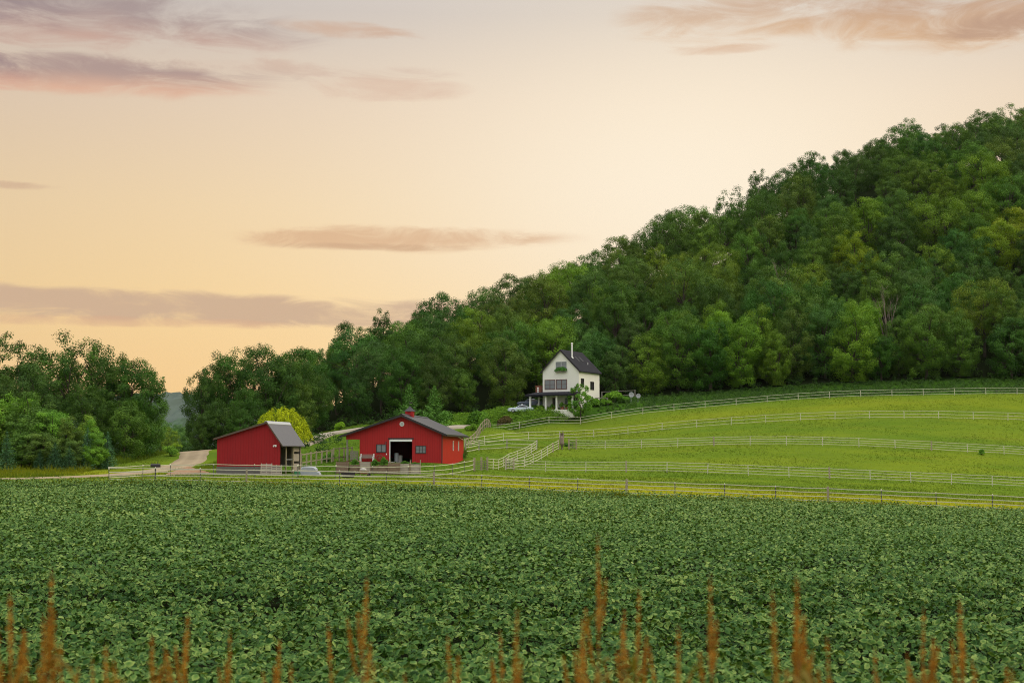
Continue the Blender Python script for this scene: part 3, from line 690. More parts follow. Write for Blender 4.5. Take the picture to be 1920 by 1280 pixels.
# -- yellow weeping willow behind the shed
def willow():
    H, rad = 7.0, 3.9; tr = MB(); limb(tr, (0, 0, -0.6), (0, 0, 2.2), 0.28, 0.2, 0.02, 8)
    C, Nn, T = [], [], []
    for k in range(330):
        a = rng.random() * 6.283; r = rad * math.sqrt(rng.random()) * 0.97
        z1 = H * math.sqrt(max(0.05, 1 - (r / rad) ** 2.4)) * (0.80 + 0.2 * rng.random()); L = (0.8 + 2.6 * rng.random()) * (0.45 + 0.75 * r / rad); L = min(L, z1 - 0.4)
        if k % 14 == 0: limb(tr, (0, 0, 2.1), (r * math.cos(a) * 0.8, r * math.sin(a) * 0.8, z1 * 0.92), 0.1, 0.03, 0.1, 5)
        m = int(L / 0.045); s = np.linspace(0, 1, m)
        sw = rng.normal(size=2) * 0.18
        out = 0.35 * np.sin(s * 1.6)
        C.append(np.c_[r * math.cos(a) + math.cos(a) * out + sw[0] * s, r * math.sin(a) + math.sin(a) * out + sw[1] * s, z1 - L * s ** 1.25] + rng.normal(size=(m, 3)) * 0.09)
        Nn.append(np.tile([math.cos(a) * 0.8, math.sin(a) * 0.8, 0.6], (m, 1)) + rng.normal(size=(m, 3)) * 0.5)
        T.append(np.clip(0.25 + 0.5 * rng.random() + rng.normal(size=m) * 0.15, 0, 1))
    C, Nn, T = map(np.concatenate, (C, Nn, T)); v, f = leaf_quads(C, Nn, 0.24 * (0.6 + 0.8 * rng.random(len(C))), 0.42)
    return Proto(np_mesh('crown', v, f, LEAF, np.repeat(T, 4)), tr.mesh('trunk', BARK, True), H)
Y = 205; x = X(532, Y); tree(willow(), x, Y, W(532, 761, Y).z - ground(x, Y), (4.3, 2.7, 0.40), 'round yellow weeping willow standing behind the small red shed', 'willow_tree', 'willow', wide=1.32)
# -- two bare dead trees on the slope
def dead_tree(H=13):
    mb = MB(); limb(mb, (0, 0, -0.5), (0.4, 0, H * 0.5), 0.22, 0.14, 0.04)
    br = MB()
    for k in range(13):
        a = rng.random() * 6.28; z = H * (0.3 + 0.35 * rng.random()); e = (math.cos(a) * (1 + 2 * rng.random()), math.sin(a) * (1 + 2 * rng.random()), z + H * (0.15 + 0.3 * rng.random()))
        limb(br, (0.3, 0, z * 0.85), e, 0.08, 0.015, 0.1)
        for j in range(3): limb(br, e, (e[0] + rng.normal(), e[1] + rng.normal(), e[2] + 1 + rng.random() * 1.5), 0.025, 0.008, 0.1, 5, 3)
    return mb, br
for px, Y, H, lab in ((1462, 318, 17, 'bare grey dead tree among the green trees on the mid slope'), (1652, 300, 17, 'bare reddish dead tree at the foot of the wooded hill')):
    x = X(px, Y); o = empty('dead_tree', (x, Y - 4, ground(x, Y - 4)), 0.5, lab, 'dead tree'); a, b = dead_tree(H); a.build('trunk', DEADW, o); b.build('branch', DEADW, o)

# ------------------------------------------------------------------ soybean field (one crop nobody could count)
def soy_mat():
    m = bpy.data.materials.new('soybean_leaf'); m.use_nodes = True; t = NT(m.node_tree); b = t.n['Principled BSDF']
    at = t.new('ShaderNodeAttribute', attribute_name='tone').outputs['Fac']
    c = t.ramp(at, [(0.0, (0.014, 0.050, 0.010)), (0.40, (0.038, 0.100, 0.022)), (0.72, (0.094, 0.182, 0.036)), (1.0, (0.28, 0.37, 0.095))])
    t.put(b.inputs['Base Color'], c); b.inputs['Roughness'].default_value = 0.55; b.inputs['Specular IOR Level'].default_value = 0.07
    tr = t.new('ShaderNodeBsdfTranslucent'); t.put(tr.inputs[0], t.mix(1.0, c, (1.3, 1.35, 0.5), 'MULTIPLY'))
    ms = t.new('ShaderNodeMixShader'); ms.inputs[0].default_value = 0.12
    t.l.new(b.outputs[0], ms.inputs[1]); t.l.new(tr.outputs[0], ms.inputs[2]); t.l.new(ms.outputs[0], t.n['Material Output'].inputs[0])
    return m
ROWA = math.atan(-0.10); rc, rs = math.cos(ROWA), math.sin(ROWA)
_ph = rng.random((6, 3)) * 6.28
def lump(x, y, k=1.0):
    return sum(math.pow(0.6, i) * np.sin(x * (0.35 * 1.9 ** i) * k + _ph[i, 0] + 1.3 * np.sin(y * 0.23 * 1.7 ** i * k + _ph[i, 1])) * np.sin(y * (0.42 * 1.8 ** i) * k + _ph[i, 2]) for i in range(5))
def scatter(y0, y1, dens, margin):
    """row-planted positions between two distances"""
    w0, w1 = y0 * 0.36 + margin, y1 * 0.36 + margin
    n = int((w0 + w1) * (y1 - y0) * dens)
    y = y0 + (y1 - y0) * rng.random(n); x = (rng.random(n) * 2 - 1) * w1
    k = np.abs(x) < (w0 + (w1 - w0) * (y - y0) / (y1 - y0))
    x, y = x[k], y[k]
    v = -x * rs + y * rc; row = np.round(v / 0.76); off = v - row * 0.76
    off = np.where(rng.random(len(off)) < 0.9, off * 0.66, off * 0.9)
    v = row * 0.76 + off; u = x * rc + y * rs
    x, y = u * rc - v * rs, u * rs + v * rc
    k = y < edge_y(x) - 0.15 * rng.random(len(x)); x, y, off, row = x[k], y[k], off[k], row[k]
    rj = np.sin(row * 12.9898) * 43758.5453; rj = rj - np.floor(rj)
    k = ~((rj > 0.80) & (rng.random(len(x)) < 0.70)); x, y, off, row, rj = x[k], y[k], off[k], row[k], rj[k]
    lm = lump(x, y)
    lf = lump(x + 31, y + 17, 5.5)
    h = 0.60 + 0.13 * np.clip(lf, -1.2, 1.2) + 0.06 * lm + 0.05 * rj - 3.6 * off ** 2 - 0.24 * (rj > 0.80)
    return x, y, h, off
def soy():
    V, T, tri, b0 = [], [], [], 0
    # near: trifoliate leaves of shaped, drooping leaflets
    x, y, h, off = scatter(9.5, 34, 82, 9.0); n = len(x)
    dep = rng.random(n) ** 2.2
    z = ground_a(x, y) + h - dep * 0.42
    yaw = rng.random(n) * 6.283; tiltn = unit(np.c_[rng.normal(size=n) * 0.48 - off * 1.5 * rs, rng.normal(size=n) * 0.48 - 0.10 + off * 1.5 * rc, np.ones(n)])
    tone0 = np.clip(0.54 + rng.normal(size=n) * 0.14 - dep * 0.4 - 1.2 * off ** 2, 0.05, 0.9)  # lower and row-edge leaves darkened, gap shade painted into the tone
    # outline of a leaflet: (along, across, drop)
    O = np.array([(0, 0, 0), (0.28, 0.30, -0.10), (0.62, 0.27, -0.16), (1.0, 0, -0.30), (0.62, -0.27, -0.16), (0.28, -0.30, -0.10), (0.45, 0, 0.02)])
    rim_light = np.array([0.05, 0.26, 0.28, 0.40, 0.28, 0.26, -0.14])  # rims lightened, centre darkened: rim highlights painted into the leaf tone
    F_ = np.array([(0, 1, 6), (1, 2, 6), (2, 3, 6), (3, 4, 6), (4, 5, 6), (5, 0, 6)])
    for ang in (0.0, 1.9, -1.9):
        a = yaw + ang + rng.normal(size=n) * 0.2; size = 0.112 * (0.75 + 0.5 * rng.random(n)) * (1.0 if ang == 0 else 0.92)
        nn = unit(tiltn + rng.normal(size=(n, 3)) * np.array([0.30, 0.30, 0.1])); d = np.c_[np.cos(a), np.sin(a), np.full(n, -0.25) + rng.normal(size=n) * 0.28]
        d = unit(d - nn * np.sum(d * nn, 1, keepdims=True)); s = np.cross(nn, d)
        c = np.c_[x, y, z] + d * 0.02
        dr = 0.7 + 0.9 * rng.random(n)
        v = c[:, None] + (d[:, None] * O[None, :, 0:1] + s[:, None] * O[None, :, 1:2] * 1.15 + nn[:, None] * (O[None, :, 2:3] * dr[:, None, None])) * size[:, None, None]
        V.append(v.reshape(-1, 3)); T.append(np.clip(tone0[:, None] + rim_light[None] * (0.6 + 0.8 * rng.random((n, 1))) + rng.normal(size=(n, 1)) * 0.09, 0, 1).ravel())
        tri.append((np.arange(n)[:, None, None] * 7 + F_[None]).reshape(-1, 3) + b0); b0 += n * 7
    # farther: folded leaflets, larger and sparser with distance
    for y0, y1, dens, size, mg in ((34, 62, 125, 0.118, 11), (62, 140, 52, 0.165, 14)):
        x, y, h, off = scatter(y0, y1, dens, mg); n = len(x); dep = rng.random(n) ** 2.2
        z = ground_a(x, y) + h - dep * 0.42
        nn = unit(np.c_[rng.normal(size=n) * 0.5 - off * 1.5 * rs, rng.normal(size=n) * 0.5 - 0.10 + off * 1.5 * rc, np.ones(n)])
        a = rng.random(n) * 6.283; d = np.c_[np.cos(a), np.sin(a), np.zeros(n)]; d = unit(d - nn * np.sum(d * nn, 1, keepdims=True)); s = np.cross(nn, d)
        sz = (size * (0.7 + 0.6 * rng.random(n)))[:, None]; c = np.c_[x, y, z]
        v = np.stack([c - d * sz * 0.5, c + s * sz * 0.36 - nn * sz * 0.14, c + d * sz * 0.5 - nn * sz * 0.2, c - s * sz * 0.36 - nn * sz * 0.14], 1)
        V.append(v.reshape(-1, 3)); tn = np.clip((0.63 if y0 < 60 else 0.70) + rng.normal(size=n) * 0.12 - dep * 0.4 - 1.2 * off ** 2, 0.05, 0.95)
        T.append((tn[:, None] + np.array([0.0, 0.10, 0.16, 0.10])).ravel())  # same lightened rims and darkened gaps painted into the tone
        tri.append((np.arange(n)[:, None, None] * 4 + np.array([(0, 1, 2), (0, 2, 3)])[None]).reshape(-1, 3) + b0); b0 += n * 4
    V, T, tri = map(np.concatenate, (V, T, tri))
    print('soy tris', len(tri))
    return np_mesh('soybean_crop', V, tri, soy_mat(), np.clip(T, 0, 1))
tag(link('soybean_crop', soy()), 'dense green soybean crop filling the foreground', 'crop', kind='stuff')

# ------------------------------------------------------------------ grass blades
def grass_mat():
    m = bpy.data.materials.new('grass_blades'); m.use_nodes = True; t = NT(m.node_tree); b = t.n['Principled BSDF']
    g, pos = grass_colour(t)
    at = t.new('ShaderNodeAttribute', attribute_name='tone').outputs['Fac']
    c = t.mix(1.0, g, t.ramp(at, [(0, (0.86, 0.89, 0.82)), (1, (1.2, 1.16, 1.08))]), 'MULTIPLY')
    t.put(b.inputs['Base Color'], c); b.inputs['Roughness'].default_value = 0.9; b.inputs['Specular IOR Level'].default_value = 0.02
    tr = t.new('ShaderNodeBsdfTranslucent'); t.put(tr.inputs[0], c)
    ms = t.new('ShaderNodeMixShader'); ms.inputs[0].default_value = 0.45
    t.l.new(b.outputs[0], ms.inputs[1]); t.l.new(tr.outputs[0], ms.inputs[2]); t.l.new(ms.outputs[0], t.n['Material Output'].inputs[0])
    return m
GRASSM = grass_mat()
ROADP = [(hit(px, py).x, hit(px, py).y) for px, py in ((-250, 899.5), (0, 898.5), (110, 895.5), (200, 891.5), (270, 886), (315, 880), (345, 870), (362, 861))] + [(X(374, 232), 232)]
def road_dist(x, y):
    d = np.full(len(x), 1e9)
    for (ax, ay), (bx, by) in zip(ROADP, ROADP[1:]):
        ux, uy = bx - ax, by - ay; t_ = np.clip(((x - ax) * ux + (y - ay) * uy) / (ux * ux + uy * uy), 0, 1)
        d = np.minimum(d, np.hypot(x - ax - t_ * ux, y - ay - t_ * uy))
    return d
DRIVEP = [g2(px, py) for px, py in ((560, 840), (578, 832), (598, 821), (625, 813), (665, 806), (720, 802), (800, 803), (860, 804), (905, 798), (922, 793))]
def drive_dist(x, y):
    global ROADP
    sv_ = ROADP; ROADP = DRIVEP; d = road_dist(x, y); ROADP = sv_; return d
def blades(name, x, y, h, wdt, label, cat, material=None, lean=0.35, blades_per=3):
    x = np.repeat(x, blades_per) + rng.normal(size=len(x) * blades_per) * 0.10; y = np.repeat(y, blades_per) + rng.normal(size=len(y) * blades_per) * 0.10
    h = np.repeat(h, blades_per) * (0.6 + 0.7 * rng.random(len(x))); wd_ = np.repeat(wdt, blades_per); n = len(x)
    z = ground_a(x, y) - 0.02; a = rng.random(n) * 6.283; cx, cy_ = np.cos(a) * wd_ * 0.5, np.sin(a) * wd_ * 0.5
    lx, ly = rng.normal(size=n) * h * lean, rng.normal(size=n) * h * lean
    v = np.stack([np.c_[x - cx, y - cy_, z], np.c_[x + cx, y + cy_, z], np.c_[x + lx, y + ly, z + h]], 1).reshape(-1, 3)
    w_, l_ = zones(x, y)
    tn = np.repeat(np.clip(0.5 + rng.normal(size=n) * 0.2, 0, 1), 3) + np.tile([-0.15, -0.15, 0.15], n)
    return tag(link(name, np_mesh(name, v, np.arange(n * 3).reshape(n, 3), material or GRASSM, np.clip(tn, 0, 1), attrs=dict(warm=np.repeat(w_, 3), lush=np.repeat(l_, 3)))), label, cat, kind='stuff')
def resample(pts, spacing):
    c = np.array([(p[0], p[1]) for p in pts]); d = np.r_[0, np.cumsum(np.linalg.norm(np.diff(c, axis=0), axis=1))]
    n = max(1, round(d[-1] / spacing)); t = np.linspace(0, d[-1], n + 1); return np.c_[np.interp(t, d, c[:, 0]), np.interp(t, d, c[:, 1])]
def pick(n, x0, x1, y0, y1):
    return x0 + (x1 - x0) * rng.random(n), y0 + (y1 - y0) * rng.random(n)
x, y = pick(150000, -75, 130, 108, 285)
k = (y > edge_y(x) + 0.2) & (np.abs(x) < y * 0.42 + 8) & (road_dist(x, y) > 3.3) & (drive_dist(x, y) > 3.0) & (y < np.interp(x, wy_x, wy_y)) & ~((x > -21.5) & (x < -4) & (y > 172) & (y < 192)) & ~((x > -33) & (x < -23) & (y > 153) & (y < 163)); x, y = x[k], y[k]
n1 = lump(x, y, 0.6)
blades('pasture_grass', x, y, 0.13 * (1 + 0.5 * np.clip(n1, -1, 1.5)), 0.07 + 0.0 * x, 'short mown grass of the horse pasture', 'grass')
# unmown strips: under the fences, along the field, on the bank by the road
xs, ys, hs = [], [], []
def strip(n, x0, x1, yf, spread, h):
    x = x0 + (x1 - x0) * rng.random(n); y = yf(x) + rng.normal(size=n) * spread; k = y > edge_y(x) + 0.1
    xs.append(x[k]); ys.append(y[k]); hs.append(np.full(k.sum(), h) * (0.5 + rng.random(k.sum())) * np.clip(1 + 0.6 * lump(x[k], y[k], 1.3), 0.3, 2.0))
strip(9000, -60, 60, lambda x: edge_y(x) + 0.9, 0.5, 0.22)
x, y = pick(30000, -75, -22, 142, 232); rd = road_dist(x, y)
side = y > np.interp(x, [p[0] for p in ROADP], [p[1] for p in ROADP])
k = (rd > 3.4) & side & (x < X(346, 200) - 2 + 0 * y) & (y < 215) & (x > -80); xs.append(x[k]); ys.append(y[k]); hs.append(0.55 * (0.5 + rng.random(k.sum())) * np.clip(1 + 0.5 * lump(x[k], y[k]), 0.4, 1.8))
x, y = pick(6000, -45, -20, 140, 205); rd = road_dist(x, y); k = (rd > 3.4) & (rd < 6.5) & (x > -40) ; xs.append(x[k]); ys.append(y[k]); hs.append(0.35 * (0.5 + rng.random(k.sum())))
blades('tall_grass', np.concatenate(xs), np.concatenate(ys), np.concatenate(hs), 0.09 + 0 * np.concatenate(xs), 'tall unmown yellow green grass along the road bank and field edge', 'grass')

# leafy undergrowth at the foot of the woods and on the bank below the house
WEEDM = leaf_mat('undergrowth_leaf', (0.030, 0.070, 0.018), (0.085, 0.150, 0.028))
def undergrowth(name, x, y, h, per, ls, label, col, cat='undergrowth'):
    n = len(x); C = np.c_[np.repeat(x, per), np.repeat(y, per), np.repeat(ground_a(x, y), per)]
    q = ball(n * per); hh = np.repeat(h, per)[:, None]; C = C + q * np.array([0.9, 0.9, 0]) * hh * 0.6; C[:, 2] += (hh[:, 0]) * rng.random(n * per) ** 0.8
    v, f = leaf_quads(C, q * np.array([0.5, 0.5, 0.2]) + [0, -0.2, 0.8] + rng.normal(size=(n * per, 3)) * 0.45, ls * (0.6 + 0.8 * rng.random(n * per)), 0.5)
    o = link(name, np_mesh(name, v, f, WEEDM, np.repeat(np.clip(np.repeat(0.5 + rng.normal(size=n) * 0.2, per) + rng.normal(size=n * per) * 0.15, 0, 1), 4)))
    o.color = (*col, 1); return tag(o, label, cat, kind='stuff')
x, y = pick(1500, -44, 118, 255, 300); e = y - np.interp(x, wy_x, wy_y); k = (e > -4.5) & (e < 4) & ~((x > 2) & (x < 18) & (y < 285)); x, y, e = x[k], y[k], e[k]
undergrowth('undergrowth', x, y, np.clip(0.8 + e * 0.25, 0.5, 2.2) * (0.6 + 0.8 * rng.random(len(x))), 55, 0.34, 'dark leafy undergrowth along the foot of the wooded hill', (0.8, 0.95, 0.7))
x, y = pick(9000, X(800, 255), X(1080, 262), 240, 268)
def pix(x, y, z):
    zz = z - CAMZ; d = y * cp + zz * sp; return 960 + F * x / d, 640 - F * (-y * sp + zz * cp) / d
px_, py_ = pix(x, y, ground_a(x, y))
fence5 = np.interp(x, [X(p, 255) for p in (921, 1000, 1083)], [251, 255, 256])
k = (px_ > 822) & (px_ < 1066) & (y > fence5 + 0.9) & (py_ > np.interp(px_, [820, 880, 950, 1010, 1066], [778, 772, 771, 770, 772])) & (drive_dist(x, y) > 1.0); x, y = x[k][:1800], y[k][:1800]
undergrowth('bank_weeds', x, y, 0.85 * (0.45 + rng.random(len(x))), 44, 0.24, 'rough weeds on the bank between the pasture fence and the white house', (2.6, 2.6, 0.9), 'weeds')
x, y = pick(300, -85, -24, 183, 215); k = (road_dist(x, y) > 8) & (y > 190 + (x + 60) * 0.05); x, y = x[k], y[k]
undergrowth('woodland_undergrowth', x, y, 1.2 * (0.5 + rng.random(len(x))), 60, 0.3, 'dark leafy undergrowth inside the wood left of the road', (0.75, 0.9, 0.7))
x, y = pick(260, -56, -36, 236, 256); undergrowth('grove_undergrowth', x, y, 1.5 * (0.5 + rng.random(len(x))), 60, 0.34, 'dark leafy undergrowth under the grove behind the shed', (0.75, 0.9, 0.75))

x, y = pick(2600, X(1120, 262), 118, 258.8, 288); e = y - np.interp(x, wy_x, wy_y); k = (e < -2) & (y > np.interp(x, [X(p, 257) for p in (1083, 1242, 1463, 1920)], [257.6, 258.6, 259.6, 259.8])); x, y = x[k], y[k]
undergrowth('meadow_weeds', x, y, 0.55 * (0.5 + rng.random(len(x))), 30, 0.24, 'dark green weeds between the topmost fence and the wooded hill', (0.95, 1.1, 0.75), 'weeds')

_p1 = resample([(X(px, Y), Y) for px, Y, _ in FENCE1 if 200 < px < 2100], 4.62)
x = np.r_[np.repeat(_p1[3::4, 0], 3), -42 + 92 * rng.random(34)]; y = np.interp(x, _fx, _fy) - 0.3 + rng.normal(size=len(x)) * 0.25; x = x + rng.normal(size=len(x)) * 0.25
undergrowth('fence_weeds', x, y, 0.30 * (0.4 + rng.random(len(x))), 42, 0.12, 'dark weed tufts at the foot of the front fence', (1.5, 1.1, 0.7), 'weeds')

# bushes
BUSH = [(bush_mesh(1.4, 1.7), 1.4), (bush_mesh(1.5, 1.5, 1500, 0.24, 8), 1.5), (bush_mesh(1.3, 2.3, 2400, 0.28, 12), 1.3)]; STEM = bush_stem()
def bush(k, px, Y, w, h, col, label, name='bush', cat='bush', group=None):
    p = on(px, Y); o = empty(name, p, rng.random() * 6.28, label, cat, group); s = w / 2 / BUSH[k][1]; o.scale = (s, s, h / (1.7, 1.5, 2.3)[k])
    link('stem', STEM, o); c = link('foliage', BUSH[k][0], o); c.color = (*col, 1); return o
bush(2, 899, 252, 4.8, 4.4, (1.15, 1.35, 0.8), 'big round green bush above the barn left of the parked cars')
bush(0, 948, 257, 3.2, 2.3, (0.95, 0.42, 0.9), 'dark purple leaved shrub left of the pale car')
bush(1, 925, 258, 2.6, 1.7, (2.0, 2.0, 1.1), 'pale green shrub between the round bush and the purple shrub')
bush(1, 1110, 263, 3.0, 2.0, (1.25, 1.5, 0.8), 'green shrub at the right corner of the white house')
bush(0, 1150, 266, 4.2, 2.3, (1.35, 1.55, 0.8), 'light green shrub right of the white house')
bush(1, 1166, 268, 3.0, 1.6, (1.1, 1.4, 0.8), 'low green shrub beside the satellite dishes')
bush(1, 1135, 264, 2.4, 1.4, (1.3, 1.5, 0.8), 'low leafy shrub in front of the rear deck')
bush(0, 860, 190, 1.8, 1.3, (0.8, 1.0, 0.8), 'dark shrub against the right side wall of the barn')
bush(1, 867, 193, 1.5, 1.6, (1.0, 0.9, 0.7), 'brownish shrub at the back right corner of the barn')
bush(1, 618, 178, 1.8, 1.2, (0.9, 1.2, 0.8), 'small green shrub by the garden fence left of the barn')
bush(0, 640, 232, 2.2, 1.6, (1.9, 1.9, 0.7), 'pale bush along the drive above the barn roof')
bush(1, 885, 236, 2.4, 1.3, (1.5, 1.6, 0.7), 'light green bush at the wooden fence right of the barn')
bush(1, 900, 238, 1.6, 1.4, (1.3, 1.5, 0.7), 'small bush by the upper end of the wooden fence')
bush(1, 848, 250, 3.0, 1.9, (1.7, 1.75, 0.8), 'yellowish green bush below the big round bush')
bush(2, 1836, 207, 0.9, 0.9, (1.5, 1.8, 0.9), 'upright weed clump growing in the third pasture fence')
bush(1, 1062, 214, 1.6, 0.6, (0.7, 0.9, 0.7), 'low dark weed patch at the foot of the dead stump')
bush(0, 835, 262, 4.0, 2.8, (0.8, 1.0, 0.75), 'dark bush at the wood edge right of the pines')
bush(0, 325, 205, 2.2, 1.2, (1.2, 1.4, 0.8), 'small green bush on the bank by the road crest')

# ------------------------------------------------------------------ fences
def post_mesh(h, w, white_top=None, material=WHITEP):
    mb = MB().box(-w / 2, w / 2, -w / 2, w / 2, -0.5, h); return mb.mesh('post', material)
PM = {'white': post_mesh(1, 0.08), 'wood': post_mesh(1, 0.17, material=WOODP), 'steel': post_mesh(1, 0.065, material=STEELP), 'grey': post_mesh(1, 0.15, material=WOODG)}
CAP = MB().lathe([(0.0, 0.93), (0.055, 0.94), (0.06, 1.02), (0.02, 1.06)], n=8).mesh('cap', WHITEP)
def fence(label, pts, spacing, h, nrail, style, rail_m=WHITEP, rail_h=0.085, rail_w=0.03, rail_lo=0.2, group='horse pasture fences', name='rail_fence', sag=0.03, cat='fence', tail=0.0):
    """style(i, n) names the kind of each post"""
    ps = resample(pts, spacing); n = len(ps); o = empty(name, (ps[0][0], ps[0][1], ground(*ps[0])), 0, label, cat, group); base = Vector(o.location)
    tops = []
    for i, (x, y) in enumerate(ps):
        k = style(i, n); g = ground(x, y); p = link('post', PM[k], o, Vector((x, y, g)) - base)
        hh = h * (1 + rng.normal() * 0.02) + (0.12 if k in ('wood', 'grey') else 0.02); p.scale = (1, 1, hh); p.rotation_euler = (rng.normal() * 0.02, rng.normal() * 0.02, rng.random() * 0.3)
        if k == 'wood': p['label'] = 'thick weathered wooden post'
        if k == 'steel': c = link('cap', CAP, p); c.scale = (1, 1, 1)
        tops.append((x, y, g))
    for r in range(nrail):
        f = rail_lo + (1 - rail_lo) * r / max(1, nrail - 1); path = []
        for i, (x, y, g) in enumerate(tops):
            path.append(Vector((x, y - 0.06, g + h * f + rng.normal() * 0.012)) - base)
            if i < n - 1:
                x2, y2, g2_ = tops[i + 1]; path.append(Vector(((x + x2) / 2, (y + y2) / 2 - 0.06, 0.5 * (g + g2_) * 0.5 + 0.5 * ground((x + x2) / 2, (y + y2) / 2) + h * f - sag * (0.6 + 0.8 * rng.random()))) - base)
        mb = MB()
        for a, b in zip(path, path[1:]): mb.bar(a, b + (b - a).normalized() * 0.004, rail_w, rail_h)
        mb.build('rail', rail_m, o)
    return o
def ptsY(l): return [on(px, Y) for px, Y in l]
def ptsG(l): return [hit(px, py) for px, py in l]
f1 = [(X(px, Y), Y) for px, Y, _ in FENCE1 if 200 < px < 2100]
fence('front white rail fence along the soybean field, thin dark posts between wooden ones', f1, 4.62, 1.32, 4, lambda i, n: 'wood' if i % 4 == 3 else 'steel', rail_h=0.062)
fence('second white rail fence up the slope, ending near the lane gate', ptsY([(948, 180), (1117, 179), (1240, 178.5), (1420, 178), (1640, 178), (1920, 178), (2080, 178)]), 5.2, 1.28, 4, lambda i, n: 'wood' if i % 5 == 3 else 'white', rail_h=0.062)
fence('third white rail fence up the slope, starting beside the dead stump', ptsY([(1066, 208.5), (1200, 208), (1364, 208), (1569, 208), (1775, 208), (1920, 208), (2080, 208)]), 5.4, 1.28, 4, lambda i, n: 'wood' if i % 6 == 4 else 'white', rail_h=0.062)
fence('fourth white rail fence, sweeping from the barn over the hill pasture', ptsY([(872, 214), (960, 226), (1050, 230), (1228, 232), (1410, 232), (1663, 232), (1920, 232), (2080, 232)]), 5.6, 1.25, 3, lambda i, n: 'white', rail_h=0.062)
fence('topmost white rail fence, below the white house and the wooded hill', ptsY([(921, 251), (1000, 255), (1083, 256), (1242, 257), (1463, 258), (1579, 258), (1920, 258), (2080, 258)]), 5.6, 1.2, 3, lambda i, n: 'white', rail_h=0.062)
fence('white rail fence curving from behind the shed to the lane gate', [on(562, 149), on(640, 149), on(720, 150), on(790, 152), on(840, 156), on(870, 161), on(889, 165)], 4.2, 1.25, 3, lambda i, n: 'wood' if i == n - 1 else 'steel', rail_h=0.062)
fence('short white rail fence on the left between the dirt mound and shed', [on(210, 140), on(255, 142), on(310, 147), on(400, 147.5), on(480, 147), on(560, 147)], 4.4, 1.25, 3, lambda i, n: 'steel', rail_h=0.062)
lane = ptsG([(914, 880), (955, 869), (985, 858)]) + [on(1006, 204)]
fence('left white rail fence of the lane climbing to the upper pasture', lane, 4.2, 1.3, 4, lambda i, n: 'white', rail_h=0.062)
lane2 = [on(950, 180.5), on(982, 184), on(1012, 192), on(1047, 206)]
fence('right white rail fence of the lane, ending at the dead stump', lane2, 4.2, 1.3, 4, lambda i, n: 'white' if i < n - 2 else 'wood', rail_h=0.062)
fence('sagging white rail fence from the barn corner to the lane top', [on(873, 200), on(905, 206), on(956, 207), on(1006, 204.5)], 4.6, 1.3, 3, lambda i, n: 'grey', rail_h=0.08, sag=0.05)
fence('stepped wooden garden fence right of the barn roof', [on(874, 209), on(884, 216), on(893, 222), on(902, 234), on(920, 250.5)], 3.4, 1.45, 2, lambda i, n: 'wood', rail_m=WOODP, rail_h=0.12, rail_lo=0.5, group='wooden fences near the barn')
fence('wooden garden fence with sloping top rail beside the shed', [on(568, 168), on(588, 171), on(624, 176)], 1.5, 1.45, 2, lambda i, n: 'wood', rail_m=WOODP, rail_h=0.12, rail_lo=0.35, group='wooden fences near the barn')
fence('wooden fence with sloping top rail left of the barn lean-to', [on(627, 178), on(640, 180), on(662, 185)], 1.9, 1.6, 2, lambda i, n: 'wood', rail_m=WOODP, rail_h=0.12, rail_lo=0.3, group='wooden fences near the barn')
fence('grey wooden fence behind the right side of the white house', [on(1128, 277), on(1150, 278), on(1172, 279), on(1190, 280)], 3.0, 1.9, 2, lambda i, n: 'grey', rail_m=WOODG, rail_h=0.09, rail_lo=0.55, group='wooden fences near the house')
# gates of dark tube between the lane posts
def gate(label, a, b, h=1.25):
    base = Vector(a); b = Vector(b) - base; o = empty('field_gate', base, 0, label, 'gate', 'pasture gates'); u = Vector((0, 0, 1)); mb = MB()
    a0 = b * 0.04; b0 = b * 0.96
    for k in (0.15, 0.38, 0.62, 0.85, 1.08): mb.tube([a0 + u * k, b0 + u * k], 0.03, 6)
    for q in (0.04, 0.5, 0.96): mb.tube([b * q + u * 0.12, b * q + u * 1.1], 0.03, 6)
    mb.build('tube_frame', STEELP, o)
    for p in (Vector((0, 0, 0)), b):
        m = link('post', PM['wood'], o, p); m.scale = (1.3, 1.3, 1.55)
gate('dark tube gate at the end of the curved fence', on(890, 165.3), on(903, 167))
gate('dark tube gate at the foot of the climbing lane', on(903, 167.2), on(914, 168.6))
gate('small dark gate at the start of the second fence', on(948, 180.2), on(963, 180.4))
gate('dark tube gate between the dead stump and the third fence', on(1066, 208), on(1080, 208.2))
# dead stump at the lane head
p = on(1053, 207); o = empty('tree_stump', p, 0.4, 'tall jagged dead tree stump at the head of the lane', 'stump')
mb = MB(); mb.tube([(0, 0, -0.4), (0.02, 0, 0.8), (-0.05, 0.03, 1.7), (0.0, 0, 2.35)], [0.42, 0.34, 0.30, 0.20], 9); mb.tube([(0.12, 0, 1.5), (0.2, 0.02, 2.2), (0.16, 0, 2.75)], [0.17, 0.13, 0.03], 7); mb.tube([(-0.18, 0, 1.6), (-0.26, 0, 2.3), (-0.22, 0, 2.5)], [0.13, 0.09, 0.03], 7)
mb.build('trunk', DEADW, o)

